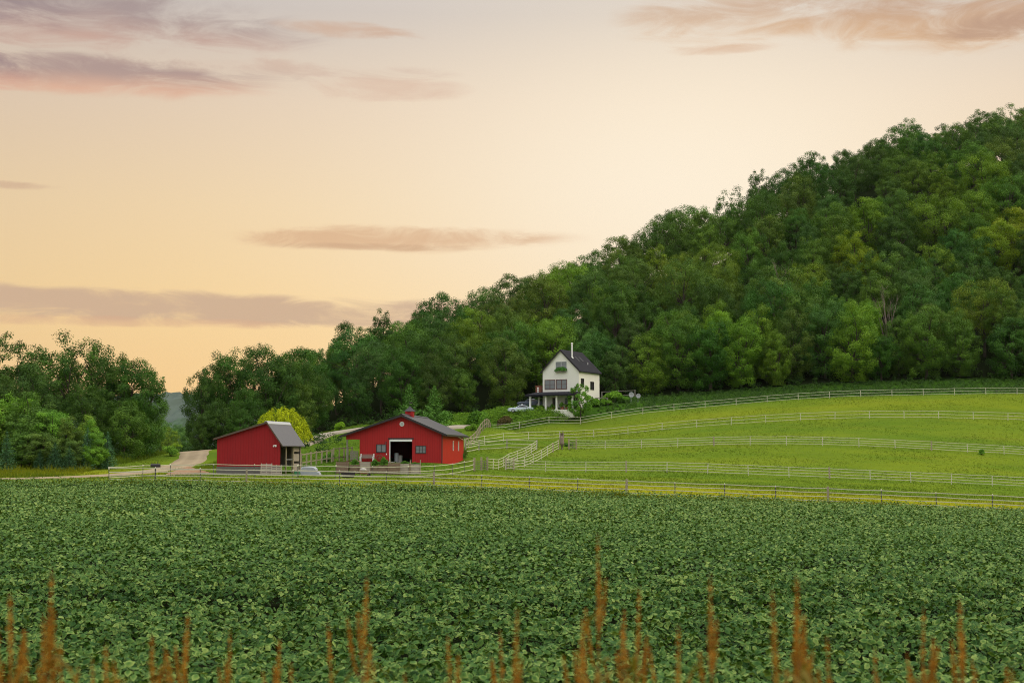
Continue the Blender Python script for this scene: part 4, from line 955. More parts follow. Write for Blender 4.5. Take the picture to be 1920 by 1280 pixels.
# ------------------------------------------------------------------ windows shared by the buildings (front faces -y at y = 0)
def window(parent, u0, u1, z0, z1, fm, gm, y=0.0, cols=2, rows=2, fw=0.09, side=False, x=0.0, sill=None):
    """frame > pane; side=True puts it on a wall facing +x at x, u along y"""
    f = MB(); g = MB()
    def bx(mb, a0, a1, b0, b1, d0, d1):
        if side: mb.box(x + d0, x + d1, a0, a1, b0, b1)
        else: mb.box(a0, a1, y - d1, y - d0, b0, b1)
    bx(f, u0 - fw, u0, z0 - fw, z1 + fw, 0.003, 0.07); bx(f, u1, u1 + fw, z0 - fw, z1 + fw, 0.003, 0.07)
    bx(f, u0, u1, z1, z1 + fw, 0.003, 0.07); bx(f, u0, u1, z0 - fw, z0, 0.003, 0.07)
    for i in range(1, cols): c = u0 + (u1 - u0) * i / cols; bx(f, c - fw * 0.45, c + fw * 0.45, z0, z1, 0.012, 0.06)
    for i in range(1, rows):
        c = z0 + (z1 - z0) * i / rows
        for j in range(cols):
            a = u0 + (u1 - u0) * j / cols + (fw * 0.45 if j else 0); b = u0 + (u1 - u0) * (j + 1) / cols - (fw * 0.45 if j < cols - 1 else 0)
            bx(f, a, b, c - fw * 0.25, c + fw * 0.25, 0.012, 0.05)
    fo = f.build('window', fm, parent); bx(g, u0 - 0.01, u1 + 0.01, z0 - 0.01, z1 + 0.01, 0.004, 0.022); g.build('pane', gm, fo)
    return fo
def gable_pieces(mb, segs, y0, y1):
    """wall slices (u0, u1, bottom, top at u0, top at u1) extruded from y0 to y1"""
    for u0, u1, zb, t0, t1 in segs: mb.prism([(u0, zb), (u1, zb), (u1, t1), (u0, t0)], y0, y1, 'y')

# ------------------------------------------------------------------ the red barn
p = on(829.6, 174.2); bz = W(829.6, 865.5, 174.2).z
barn = empty('red_barn', (p.x, 174.2, bz), R(-7.5), 'wide red gabled barn with open white-framed doorway, dark roof and cupola', 'barn')
L = 16.0; RU, RZ = -5.0, 5.62; EU, EZ = 0.0, 3.45; LU, LZ = -12.0, 3.3; MU = -10.3
def rt(u): return RZ + (EZ - RZ) * (u - RU) / (EU - RU) if u > RU else RZ + (LZ - RZ) * (u - RU) / (LU - RU)
D0, D1, DZ = -6.45, -3.72, 2.68
w = MB()
gable_pieces(w, [(MU, D0, -0.8, rt(MU), rt(D0)), (D0, RU, DZ, rt(D0), RZ), (RU, D1, DZ, RZ, rt(D1)), (D1, EU, -0.8, rt(D1), EZ), (LU, MU, 2.75, LZ, rt(MU))], 0, 0.15)
w.build('front_wall', RED, barn)
w = MB(); gable_pieces(w, [(MU, RU, -0.8, rt(MU), RZ), (RU, EU, -0.8, RZ, EZ)], L - 0.15, L); w.build('back_wall', RED, barn)
MB().box(-0.15, 0, 0.15, L - 0.15, -0.8, EZ).build('side_wall', RED_S, barn)
MB().box(MU, MU + 0.15, 0.15, L - 0.15, -0.8, rt(MU) - 0.02).build('side_wall', RED_S, barn)
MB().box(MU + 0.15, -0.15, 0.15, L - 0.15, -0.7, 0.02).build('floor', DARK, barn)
r = MB(); e = 0.5
def slab(mb, ua, za, ub, zb, y0, y1, th=0.14): mb.prism([(ua, za), (ub, zb), (ub, zb + th), (ua, za + th)], y0, y1, 'y')
sR = (EZ - RZ) / (EU - RU); sL = (LZ - RZ) / (LU - RU)
slab(r, RU, RZ + 0.03, EU + 0.6, EZ + 0.03 + 0.6 * sR, -e, L + e); slab(r, LU - 0.7, LZ + 0.03 - 0.7 * sL, RU, RZ + 0.03, -e, L + e)
roof = r.build('roof', ROOFD, barn)
MB().prism([(RU - 0.22, RZ + 0.12), (RU, RZ + 0.245), (RU + 0.22, RZ + 0.09), (RU + 0.22, RZ + 0.13), (RU, RZ + 0.29), (RU - 0.22, RZ + 0.16)], -e - 0.02, L + e + 0.02, 'y').build('ridge_cap', ROOFD, roof)
fc = MB()
for ua, za, ub, zb in ((RU, RZ, EU + 0.6, EZ + 0.6 * sR), (LU - 0.7, LZ - 0.7 * sL, RU, RZ)): fc.prism([(ua, za - 0.10), (ub, zb - 0.10), (ub, zb + 0.14), (ua, za + 0.14)], -e - 0.05, -e - 0.003, 'y')
fc.build('fascia', TRIMD, roof)
gt = MB(); gt.box(EU + 0.6, EU + 0.72, -e, L + e, EZ + 0.6 * sR - 0.06, EZ + 0.6 * sR + 0.10); gt.build('gutter', TRIMD, roof)
MB().box(-0.06, 0.05, -0.05, 0.06, -0.8, EZ - 0.12).build('corner_trim', TRIMD, barn)
MB().tube([(0.10, L - 4.8, EZ - 0.25), (0.5, L - 3.4, EZ - 0.62)], 0.045, 6).build('downspout', WHITE, barn)
df = MB(); df.box(D0 - 0.10, D0, -0.06, 0.18, -0.4, DZ + 0.02); df.box(D0, D1, -0.06, 0.18, DZ - 0.20, DZ + 0.06); df.build('door_frame', WHITE, barn)
MB().box(D0 - 0.3, D1 + 0.2, -0.05, -0.003, DZ + 0.07, DZ + 0.24).build('door_track', TRIMD, barn)
window(barn, -8.13, -7.02, 1.22, 2.08, TRIMD, GLASS, 0, 2, 1, 0.08); window(barn, -3.22, -2.05, 1.10, 1.90, TRIMD, GLASS, 0, 3, 2, 0.07)
window(barn, 7.6, 8.0, 1.45, 2.55, WHITE, GLASS, side=True, cols=1, rows=2, fw=0.07); window(barn, 11.6, 12.0, 1.45, 2.55, WHITE, GLASS, side=True, cols=1, rows=2, fw=0.07)
v = MB().lathe([(0.02, -0.09), (0.20, -0.09), (0.22, -0.05), (0.29, -0.07), (0.29, -0.002), (0.02, -0.002)], (RU, 0, 4.62), 20, 'y').build('round_gable_vent', WHITE, barn)
sl = MB()
for k in range(-2, 3): sl.box(RU - math.sqrt(0.036 - (k * 0.07) ** 2), RU + math.sqrt(0.036 - (k * 0.07) ** 2), -0.12, -0.095, 4.62 + k * 0.07 - 0.018, 4.62 + k * 0.07 + 0.018)
sl.build('louvre', GALV, v)
cu = MB().box(RU - 0.48, RU + 0.48, 4.2, 5.16, RZ - 0.3, RZ + 0.68).build('cupola', RED, barn)
MB().lathe([(0.78, RZ + 0.67), (0.76, RZ + 0.73), (0.42, RZ + 0.96), (0.05, RZ + 1.32)], (RU, 4.68, 0), 4).build('cupola_roof', ROOFD, cu)
wv = MB().tube([(RU, 4.68, RZ + 1.24), (RU, 4.68, RZ + 1.94)], 0.025, 6); wv.bar((RU - 0.4, 4.68, RZ + 1.69), (RU + 0.4, 4.68, RZ + 1.69), 0.03, 0.04); wv.prism([(RU + 0.12, RZ + 1.71), (RU + 0.34, RZ + 1.74), (RU + 0.3, RZ + 1.94), (RU + 0.1, RZ + 1.84), (RU - 0.08, RZ + 1.96), (RU - 0.06, RZ + 1.74)], 4.66, 4.70, 'y')
wv.build('weathervane', TRIMD, cu)
MB().box(LU + 0.02, LU + 0.19, 0.02, 0.19, -0.8, 2.75).build('lean_to_post', WOODG, barn)
MB().box(LU + 0.02, LU + 0.19, 7.0, 7.17, -0.8, 3.1).build('lean_to_post', WOODG, barn); MB().box(LU + 0.02, LU + 0.19, L - 0.2, L - 0.02, -0.8, 3.1).build('lean_to_post', WOODG, barn)
lm = MB().tube([(-6.95, 0, 2.35), (-6.95, -0.25, 2.5), (-6.95, -0.32, 2.4)], 0.025, 6); lm.lathe([(0.03, 2.42), (0.13, 2.28)], (-6.95, -0.32, 0), 10); lm.build('wall_lamp', TRIMD, barn)
MB().box(-6.98, -6.86, -0.03, -0.003, 0.85, 1.03).build('wall_sign', WHITE, barn)
def loc(root, x, y, z=0): return Matrix.Translation(root.location) @ Matrix.Rotation(root.rotation_euler.z, 4, 'Z') @ Vector((x, y, z))
def at_barn(name, x, y, label, cat, rz=0.0, group=None, z=None):
    q = loc(barn, x, y); return empty(name, (q.x, q.y, ground(q.x, q.y) if z is None else barn.location.z + z), R(-7.5) + rz, label, cat, group)
b = at_barn('garden_bench', -9.2, -0.7, 'weathered bench with pale end frames against the barn front wall', 'bench')
MB().box(-0.75, 0.75, -0.22, 0.22, 0.40, 0.46).build('seat', WOODG, b)
m = MB()
for k in range(3): m.box(-0.75, 0.75, 0.22, 0.26, 0.55 + 0.14 * k, 0.64 + 0.14 * k)
m.build('backrest', WOODG, b)
for s in (-1, 1):
    m = MB(); m.box(s * 0.80 - 0.06, s * 0.80 + 0.06, -0.26, -0.18, -0.1, 0.68); m.box(s * 0.80 - 0.06, s * 0.80 + 0.06, 0.22, 0.30, -0.1, 1.0); m.box(s * 0.80 - 0.07, s * 0.80 + 0.07, -0.18, 0.22, 0.60, 0.68); m.build('end_frame', WHITE, b)
wh = at_barn('wagon_wheel', -7.75, -0.35, 'old rusty wagon wheel leaning on the barn wall beside the bench', 'wheel'); wh.rotation_euler = (R(-12), 0, R(-7.5))
RUST = mat('rust', (0.20, 0.09, 0.05), 0.8, 0.3, 4.0)
rm = MB(); n = 26
for k in range(n):
    a0, a1 = 6.283 * k / n, 6.283 * (k + 1) / n; rm.bar((0.45 * math.cos(a0), 0, 0.45 + 0.45 * math.sin(a0)), (0.45 * math.cos(a1), 0, 0.45 + 0.45 * math.sin(a1)), 0.06, 0.05, (0, 1, 0))
rm.build('rim', RUST, wh); m = MB()
for k in range(8): m.bar((0, 0, 0.45), (0.43 * math.cos(k * 0.785), 0, 0.45 + 0.43 * math.sin(k * 0.785)), 0.03, 0.03, (0, 1, 0))
m.build('spoke', RUST, wh); MB().lathe([(0.07, -0.07), (0.07, 0.07)], (0, 0, 0.45), 10, 'y').build('hub', RUST, wh)
SACK = mat('pale_sack', (0.42, 0.40, 0.36), 0.8, 0.2, 3.0, bump=0.4)
def drum(x, y, label, h=0.88, r=0.29, m_=GALV):
    b = at_barn('feed_bin', x, y, label, 'bin', group='bins in the barn doorway', z=0.02)
    MB().lathe([(r * 0.94, 0), (r, 0.03), (r, h * 0.33), (r * 1.03, h * 0.345), (r, h * 0.36), (r, h * 0.66), (r * 1.03, h * 0.675), (r, h * 0.69), (r, h - 0.03), (r * 0.97, h)], n=18).build('body', m_, b)
    MB().lathe([(r * 1.04, h + 0.003), (r * 1.04, h + 0.04), (r * 0.3, h + 0.08)], n=18).build('lid', m_, b)
drum(-6.05, 1.7, 'tall pale bin just inside the left side of the barn doorway', 1.0, 0.27, GALV); drum(-5.6, 1.9, 'shorter pale bin beside the tall one in the barn doorway', 0.72, 0.28, SACK)
pl = at_barn('pallet', -11.1, 0.5, 'grey wooden pallet stood on edge under the barn lean-to', 'pallet', R(8)); m = MB()
for k in range(7): m.box(-0.5, 0.5, -0.02, 0.0, 0.02 + k * 0.19, 0.15 + k * 0.19)
m.build('slat', WOODG, pl); m = MB()
for s in (-0.48, -0.04, 0.40): m.box(s, s + 0.08, 0.003, 0.10, 0.0, 1.3)
m.build('stringer', WOODG, pl)
for i, (x, lab) in enumerate(((-6.2, 'left flat stepping stone on the grass before the barn door'), (-4.9, 'right flat stepping stone on the grass before the barn door'))):
    q = loc(barn, x, -1.0 - 0.5 * i); o = tag(MB().prism([(0.55 * math.cos(a) * (1 + 0.12 * math.sin(3 * a + i)), 0.4 * math.sin(a)) for a in np.linspace(0, 6.283, 11)[:-1]], -0.05, 0.06, 'z').build('stepping_stone', CONC, None, loc=(q.x, q.y, ground(q.x, q.y))), lab, 'stone', 'stepping stones')

# ------------------------------------------------------------------ raised beds in front of the barn
CRATE = mat('crate_wood', (0.24, 0.17, 0.12), 0.9, 0.35, 3.0, 0.1, lines=(2, 0.2, 0.6), bump=0.3); CRATEL = mat('crate_pale', (0.42, 0.36, 0.30), 0.9, 0.3, 3.0, 0.1, lines=(2, 0.2, 0.6), bump=0.3)
VEG = bush_mesh(0.8, 0.9, 700, 0.20, 6)
def bed(px, Y, w, h, label, m_, d=1.1, veg=None):
    q = on(px, Y); o = empty('raised_bed', q, rng.normal() * 0.05, label, 'raised bed', 'wooden raised beds before the barn')
    t_ = 0.05; m = MB(); m.box(-w / 2, w / 2, -d / 2, -d / 2 + t_, -0.2, h); m.box(-w / 2, w / 2, d / 2 - t_, d / 2, -0.2, h); m.box(-w / 2, -w / 2 + t_, -d / 2 + t_, d / 2 - t_, -0.2, h); m.box(w / 2 - t_, w / 2, -d / 2 + t_, d / 2 - t_, -0.2, h); m.build('panel', m_, o)
    for sx in (-1, 1): MB().box(sx * w / 2 - 0.05, sx * w / 2 + 0.05, -d / 2 - 0.06, -d / 2 - 0.003, -0.2, h + 0.06).build('corner_post', CRATE, o)
    MB().box(-w / 2 + t_, w / 2 - t_, -d / 2 + t_, d / 2 - t_, 0, h - 0.12).build('soil', DARK, o)
    if veg:
        v = link('garden_plant', VEG, None, (q.x, q.y, q.z + h - 0.12)); v.scale = (w * 0.62, 0.7, veg); v.color = (0.9, 1.15, 0.8, 1); v.rotation_euler = (0, 0, 0)
        tag(v, f'leafy dark green vegetables growing in the {label.split(" raised")[0]} raised bed', 'plant', 'vegetables in the raised beds')
bed(645, 158, 1.25, 1.25, 'brown leftmost raised bed before the barn', CRATE)
bed(668, 158.5, 1.0, 0.9, 'low second raised bed from the left before the barn', CRATE, veg=0.9)
bed(687, 158.3, 1.2, 1.25, 'pale third raised bed from the left before the barn', CRATEL)
bed(706, 158.6, 1.0, 0.8, 'low dark raised bed right of the pale one before the barn', CRATE, veg=1.0)
bed(722, 158.4, 1.0, 0.9, 'leafiest raised bed in the middle of the row', CRATE, veg=1.2)
bed(741, 158, 1.2, 1.2, 'reddish brown raised bed right of the leafiest one', CRATE)
bed(761, 158.5, 1.1, 1.1, 'pale grey raised bed second from the right', CRATEL, veg=0.5)
bed(780, 158.8, 1.1, 1.05, 'rightmost raised bed before the barn', CRATEL, veg=0.4)
for px, lab in ((733, 'thin stake left of the reddish raised bed'), (771, 'thick stake between the two right raised beds'), (789.5, 'dark stake at the right end of the raised beds')):
    q = on(px, 158.2); MBk = MB().box(-0.05, 0.05, -0.05, 0.05, -0.3, 1.55); MBk.box(-0.07, 0.07, -0.07, 0.07, 1.55, 1.6)
    tag(MBk.build('garden_stake', WOODP, None, loc=q), lab, 'stake', 'stakes by the raised beds')
q = on(664, 164); m = MB(); pr = [(1.25 * math.cos(a), 0.62 * math.sin(a)) for a in np.linspace(0, math.pi, 13)]; m.prism(pr + [(p_[0] * 0.93, p_[1] * 0.90) for p_ in pr[::-1]], -1.0, 1.0, 'y')
tag(m.build('hay_ring', RUST, None, loc=q + Vector((0, 0, 0.35))), 'rusty brown arched cover lying behind the leftmost raised bed', 'arched cover')
# trough and barrow among the beds
q = on(655, 152); o = empty('water_trough', q, 0.05, 'black low water trough in front of the leftmost raised bed', 'trough')
m = MB(); m.prism([(-0.62, 0.02), (0.62, 0.02), (0.75, 0.52), (0.69, 0.52), (0.57, 0.08), (-0.57, 0.08), (-0.69, 0.52), (-0.75, 0.52)], -0.3, 0.3, 'y'); m.prism([(-0.62, 0.02), (0.62, 0.02), (0.75, 0.52), (-0.75, 0.52)], -0.34, -0.303, 'y'); m.prism([(-0.62, 0.02), (0.62, 0.02), (0.75, 0.52), (-0.75, 0.52)], 0.303, 0.34, 'y'); m.build('tank', TRIMD, o)
q = on(683, 154); o = empty('wheelbarrow', q, 0.3, 'small wheelbarrow heaped with pale sacks in front of the raised beds', 'wheelbarrow')
MB().prism([(-0.35, 0.28), (0.35, 0.28), (0.62, 0.62), (-0.55, 0.62)], -0.32, 0.32, 'y').build('tray', RUST, o); MB().lathe([(0.06, -0.04), (0.19, -0.04), (0.19, 0.04), (0.06, 0.04)], (0.62, 0, 0.19), 14, 'y').build('wheel', TRIMD, o)
for s in (-1, 1): MB().tube([(0.62, s * 0.08, 0.2), (0, s * 0.28, 0.26), (-1.0, s * 0.3, 0.6)], 0.025, 6).build('handle', WOODP, o); MB().tube([(-0.3, s * 0.27, 0.3), (-0.4, s * 0.3, 0.0)], 0.025, 6).build('leg', WOODP, o)
sk = MB().lathe([(0.36, 0.60), (0.40, 0.70), (0.28, 0.86), (0.06, 0.93)], (0, 0, 0), 12); sk.build('sack', SACK, o, True)

# ------------------------------------------------------------------ the small red shed
p = on(527.5, 153.5); sz = W(527.5, 889, 153.5).z
shed = empty('red_shed', (p.x, 153.5, sz), R(-11), 'smaller red shed with uneven gable roof and open right side', 'shed')
SL = 6.6; U0, UR = -7.2, -1.45; ZL, ZR, ZE = 3.85, 5.55, 3.55; SK = 0.85
FRM = mat('shed_red', (0.33, 0.020, 0.024), 0.6, 0.16, 0.8, 0.12, bump=0.5, lines=(0, 0.30, 0.42), stain=0.3)
w = MB(); gable_pieces(w, [(U0, UR, SK, ZL, ZR), (UR, 0, SK, ZR, ZE)], 0, 0.12); w.build('front_wall', FRM, shed)
w = MB(); gable_pieces(w, [(U0, UR, SK, ZL, ZR), (UR, 0, SK, ZR, ZE)], SL - 0.12, SL); w.build('back_wall', WOODG, shed)
MB().box(U0, U0 + 0.12, 0.12, SL - 0.12, SK, ZL).build('side_wall', RED_S, shed)
SKM = mat('skirting_boards', (0.15, 0.135, 0.125), 0.85, 0.25, 2.0, lines=(2, 0.28, 0.6))
MB().box(U0 - 0.02, -0.003, -0.03, 0.10, -0.7, SK - 0.003).build('skirting', SKM, shed)
r = MB(); s1 = (ZR - ZL) / (UR - U0); s2 = (ZE - ZR) / (0 - UR)
slab(r, U0 - 0.35, ZL + 0.02 - 0.35 * s1, UR, ZR + 0.02, -0.3, SL + 0.3, 0.1); slab(r, UR, ZR + 0.02, 0.42, ZE + 0.02 + 0.42 * s2, -0.3, SL + 0.3, 0.1)
roof = r.build('roof', ROOFG, shed)
MB().prism([(UR - 0.25, ZR + 0.06), (UR, ZR + 0.145), (UR + 0.20, ZR - 0.16), (UR + 0.22, ZR - 0.1), (UR, ZR + 0.2), (UR - 0.25, ZR + 0.12)], -0.32, SL + 0.32, 'y').build('ridge_cap', GALV, roof)
fc = MB(); fc.prism([(U0 - 0.35, ZL - 0.35 * s1 - 0.08), (UR, ZR - 0.08), (UR, ZR + 0.12), (U0 - 0.35, ZL - 0.35 * s1 + 0.12)], -0.34, -0.303, 'y'); fc.prism([(UR, ZR - 0.08), (0.42, ZE + 0.42 * s2 - 0.08), (0.42, ZE + 0.42 * s2 + 0.12), (UR, ZR + 0.12)], -0.34, -0.303, 'y'); fc.build('fascia', mat('brown_trim', (0.11, 0.075, 0.055), 0.7), roof)
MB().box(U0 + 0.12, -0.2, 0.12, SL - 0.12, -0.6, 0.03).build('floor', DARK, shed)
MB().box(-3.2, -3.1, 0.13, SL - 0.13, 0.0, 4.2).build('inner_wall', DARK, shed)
for y_, w_, m_ in ((0.06, 0.10, TRIMD), (2.1, 0.14, WOODP), (4.2, 0.22, WOODP), (SL - 0.12, 0.22, WOODP)):
    MB().box(-0.20, -0.20 + w_, y_, y_ + w_, -0.6, ZE - 0.02).build('post', m_, shed)
MB().box(-0.14, -0.08, 2.26, 4.18, 1.55, 1.62).build('cross_rail', GALV, shed)
MB().box(-0.19, -0.05, 0.18, SL - 0.14, ZE - 0.22, ZE - 0.01).build('header_beam', WOODG, shed)
ps = MB()
for k in range(3): ps.box(-0.16, -0.10, 4.44, SL - 0.16, 0.35 + k * 1.05, 1.15 + k * 1.05)
ps.build('board_panel', mat('old_boards', (0.36, 0.31, 0.26), 0.9, 0.3, 3.0, lines=(1, 0.25, 0.5)), shed)
lm = MB().box(-0.72, -0.40, -0.06, -0.003, 3.08, 3.16); lm.lathe([(0.09, -0.14), (0.07, -0.05)], (-0.68, 0, 3.02), 10, 'y'); lm.lathe([(0.09, -0.14), (0.07, -0.05)], (-0.44, 0, 3.02), 10, 'y'); lm.build('flood_lamp', WHITE, shed)
def pallet(px, Y, label, rz=0.0, w=1.15, h=1.2, m_=CRATEL):
    q = on(px, Y); o = empty('pallet', q, rz, label, 'pallet', 'pallets by the shed'); o.rotation_euler = (R(-10), 0, rz); m = MB()
    for k in range(6): m.box(-w / 2, w / 2, -0.02, 0, k * h / 6, k * h / 6 + 0.12)
    m.build('slat', m_, o); m = MB()
    for s in (0, 0.5, 1): m.box(-w / 2 + s * (w - 0.08), -w / 2 + s * (w - 0.08) + 0.08, 0.003, 0.1, 0, h)
    m.build('stringer', m_, o)
pallet(502, 151.5, 'left pale pallet leaning against the red shed front', 0, 1.2, 1.3); pallet(521, 151.2, 'right pale pallet leaning at the corner of the shed', 0.05, 1.15, 1.15)
tb = MB(); prof = [(-0.9, 0.0), (-0.95, 0.35), (-0.85, 0.78), (-0.6, 0.92), (0.1, 0.9), (0.55, 0.88), (0.78, 0.7), (0.85, 0.42), (1.15, 0.28), (1.25, 0.0)]
vs, fs = [], []
for j, (yy, k) in enumerate(((-0.62, 0.93), (-0.5, 1.0), (0, 1.04), (0.5, 1.0), (0.62, 0.93))):
    for a, b_ in prof: vs.append((a * k, yy, b_ * k + 0.03 * math.sin(a * 7 + j)))
for j in range(4):
    for i in range(len(prof) - 1): fs.append((j * 10 + i, j * 10 + i + 1, j * 10 + i + 11, j * 10 + i + 10))
fs += [tuple(range(10)), tuple(range(49, 39, -1))]
tb.add(vs, fs); tag(tb.build('covered_mower', TARP, None, loc=on(583, 154)), 'lumpy pale grey tarp covering a machine right of the shed', 'tarp')
q = on(560, 152.3); b = MB().lathe([(0.27, 0), (0.32, 0.5), (0.34, 0.52), (0.30, 0.53)], n=14); tag(b.build('plastic_tub', mat('green_plastic', (0.05, 0.22, 0.12), 0.4), None, loc=q), 'green plastic tub between the shed posts and the tarp', 'tub')
# dirt mound, mailbox, marker post
n = 40; a_ = np.linspace(0, 1, 14); vs = [(0, 0, 0.85)]; fs = []
for i, r_ in enumerate(a_[1:]):
    for k in range(n):
        t_ = k * 6.283 / n; rr = r_ * (1 + 0.08 * math.sin(3 * t_ + 1) + 0.05 * math.sin(7 * t_)); vs.append((2.7 * rr * math.cos(t_), 1.8 * rr * math.sin(t_), 0.85 * (1 - r_) ** 0.9 * (1 + 0.05 * math.sin(5 * t_ + 9 * r_)) - (0.15 if r_ == 1 else 0)))
for k in range(n): fs.append((0, 1 + k, 1 + (k + 1) % n))
for i in range(len(a_) - 2):
    for k in range(n): fs.append((1 + i * n + k, 1 + (i + 1) * n + k, 1 + (i + 1) * n + (k + 1) % n, 1 + i * n + (k + 1) % n))
m = MB(); m.add(vs, fs); q = on(357, 158)
tag(m.build('dirt_mound', mat('mound_earth', (0.36, 0.22, 0.13), 0.95, 0.25, 2.5, 0.1, bump=0.6), None, True, loc=q), 'low tan mound of bare earth behind the fence beside the road', 'mound')
q = on(296, 139); o = empty('mailbox', q, R(20), 'black mailbox on a black post beside the dirt road', 'mailbox')
MB().box(-0.06, 0.06, -0.06, 0.06, -0.4, 1.25).build('post', TRIMD, o)
mbx = MB().prism([(-0.17, 1.25), (0.17, 1.25), (0.17, 1.42)] + [(0.17 * math.cos(a), 1.42 + 0.17 * math.sin(a)) for a in np.linspace(0.3, 2.84, 7)] + [(-0.17, 1.42)], -0.45, 0.45, 'y'); mo = mbx.build('box', TRIMD, o); mo.rotation_euler = (0, 0, R(70))
MB().box(0.18, 0.21, -0.1, -0.04, 1.4, 1.85).build('flag', TRIMD, o)
q = on(603, 214); mk = MB().tube([(0, 0, -0.3), (-0.1, 0, 1.0)], 0.07, 8); mk.lathe([(0.07, 1.0), (0.02, 1.06)], (-0.1, 0, 0), 8); tag(mk.build('marker_post', WHITE, None, loc=q), 'leaning white marker post beside the gravel drive', 'marker post')

# ------------------------------------------------------------------ the white house
hx = X(1085.3, 259.6); HZ0 = W(1060, 768.5, 261).z
HW, HL = 7.41, 9.0; ha = R(-28)
hc = Vector((hx, 259.6, HZ0)) - Vector((math.cos(ha), math.sin(ha), 0)) * HW / 2
house = empty('white_house', hc, ha, 'tall white gabled farmhouse with black roof and columned porch', 'house')
hw = HW / 2; ze, zr = 7.25, 10.95
MB().prism([(-hw, -1.2), (hw, -1.2), (hw, ze), (0, zr), (-hw, ze)], 0, HL, 'y').build('wall', CREAM, house)
r = MB(); sl_ = (zr - ze) / hw; slab(r, 0, zr + 0.03, hw + 0.38, ze + 0.03 - 0.38 * sl_, -0.28, HL + 0.35, 0.20); slab(r, -hw - 0.38, ze + 0.03 - 0.38 * sl_, 0, zr + 0.03, -0.28, HL + 0.35, 0.20)
roof = r.build('roof', SHING, house)
fc = MB(); fc.prism([(0, zr - 0.12), (hw + 0.38, ze - 0.38 * sl_ - 0.12), (hw + 0.38, ze - 0.38 * sl_ + 0.10), (0, zr + 0.10)], -0.32, -0.283, 'y'); fc.prism([(-hw - 0.38, ze - 0.38 * sl_ - 0.12), (0, zr - 0.12), (0, zr + 0.10), (-hw - 0.38, ze - 0.38 * sl_ + 0.10)], -0.32, -0.283, 'y'); fc.build('barge_board', TRIMD, roof)
ch = MB().tube([(1.35, 2.0, 9.4), (1.35, 2.0, 12.2)], 0.15, 12); ch.lathe([(0.16, 12.2), (0.21, 12.25), (0.21, 12.42), (0.05, 12.5)], (1.35, 2.0, 0), 12); ch.lathe([(0.32, 9.5), (0.17, 9.95)], (1.35, 2.0, 0), 12); ch.build('flue_pipe', WHITE, roof)
MB().lathe([(0.08, 8.2), (0.08, 9.0), (0.12, 9.05)], (2.5, 6.4, 0), 8).build('vent_pipe', WHITE, roof)
for y_ in (3.2, 5.0):
    k = MB(); k.prism([(1.2, zr - 1.2 * sl_ + 0.235), (2.1, zr - 2.1 * sl_ + 0.235), (2.1, zr - 2.1 * sl_ + 0.30), (1.2, zr - 1.2 * sl_ + 0.30)], y_, y_ + 0.8, 'y'); k.build('skylight', mat('dull_glass', (0.03, 0.03, 0.035), 0.55, 0.1, spec=0.2), roof)
window(house, -0.93, 0.05, 7.34, 8.84, GALV, GLASS, cols=1, rows=2, fw=0.07); window(house, 0.22, 1.15, 7.34, 8.84, GALV, GLASS, cols=1, rows=2, fw=0.07)
window(house, -3.2, -1.2, 3.92, 5.55, MAROON, GLASS, cols=2, rows=2, fw=0.09); window(house, -0.85, 1.2, 3.92, 5.55, MAROON, GLASS, cols=2, rows=2, fw=0.09)
window(house, 0.9, 2.0, 4.3, 5.7, TRIMD, GLASSD, side=True, x=hw, cols=2, rows=2); window(house, 5.0, 6.4, 3.95, 5.3, TRIMD, GLASSD, side=True, x=hw, cols=2, rows=2)
fb = MB().box(-1.0, 1.2, -0.32, -0.10, 6.92, 7.18).build('flower_box', WOODG, house)
q = loc(house, 0.1, -0.28, 6.9); fl = bush_mesh(1.0, 0.9, 700, 0.16, 9); v = link('window_box_flowers', fl, None, q); v.scale = (1.35, 0.5, 1.25); v.rotation_euler = (0, 0, ha); v.color = (0.8, 1.25, 1.1, 1); tag(v, 'trailing green flowers in the window box under the gable windows', 'flowers')
# porch, with a wing round the left corner
pd, pl_, pr_ = 2.9, -5.4, 3.95
pf = MB(); pf.prism([(pl_, -pd), (pr_, -pd), (pr_, -0.003), (-hw - 0.003, -0.003), (-hw - 0.003, 4.5), (pl_, 4.5)], -1.4, 0.0, 'z'); pf.build('porch_floor', CREAM, house)
pv = MB(); zb, zt = 2.78, 3.32
vs = [(pl_ - 0.35, -pd - 0.35, zb), (pr_ + 0.35, -pd - 0.35, zb), (pr_ + 0.35, -0.004, zb), (-hw - 0.004, -0.004, zb), (-hw - 0.004, 4.8, zb), (pl_ - 0.35, 4.8, zb),
      (pl_ + 1.2, -pd + 1.6, zt), (pr_ - 0.2, -0.9, zt), (pr_ - 0.2, -0.004, zt), (-hw - 0.004, -0.004, zt), (-hw - 0.004, 4.8, zt), (pl_ + 1.2, 4.8, zt)]
pv.add(vs, [(0, 1, 2, 3, 4, 5), (6, 11, 10, 9, 8, 7)] + [(i, (i + 1) % 6, (i + 1) % 6 + 6, i + 6) for i in range(6)]); pv.box(pl_ - 0.36, pr_ + 0.36, -pd - 0.36, -pd - 0.20, zb - 0.26, zb - 0.003); pv.box(pl_ - 0.36, pl_ - 0.20, -pd - 0.2, 4.8, zb - 0.26, zb - 0.003)
pv.build('porch_roof', SHING, house)
for x_, y_ in ((-4.95, -pd + 0.25), (-1.75, -pd + 0.25), (0.45, -pd + 0.25), (3.62, -pd + 0.25), (-4.95, 0.9), (-4.95, 4.2)):
    m = MB().lathe([(0.26, 0.003), (0.26, 0.18), (0.20, 0.22), (0.19, 2.36), (0.24, 2.40), (0.24, zb - 0.265)], (x_, y_, 0), 12); m.build('column', WHITE, house, False)
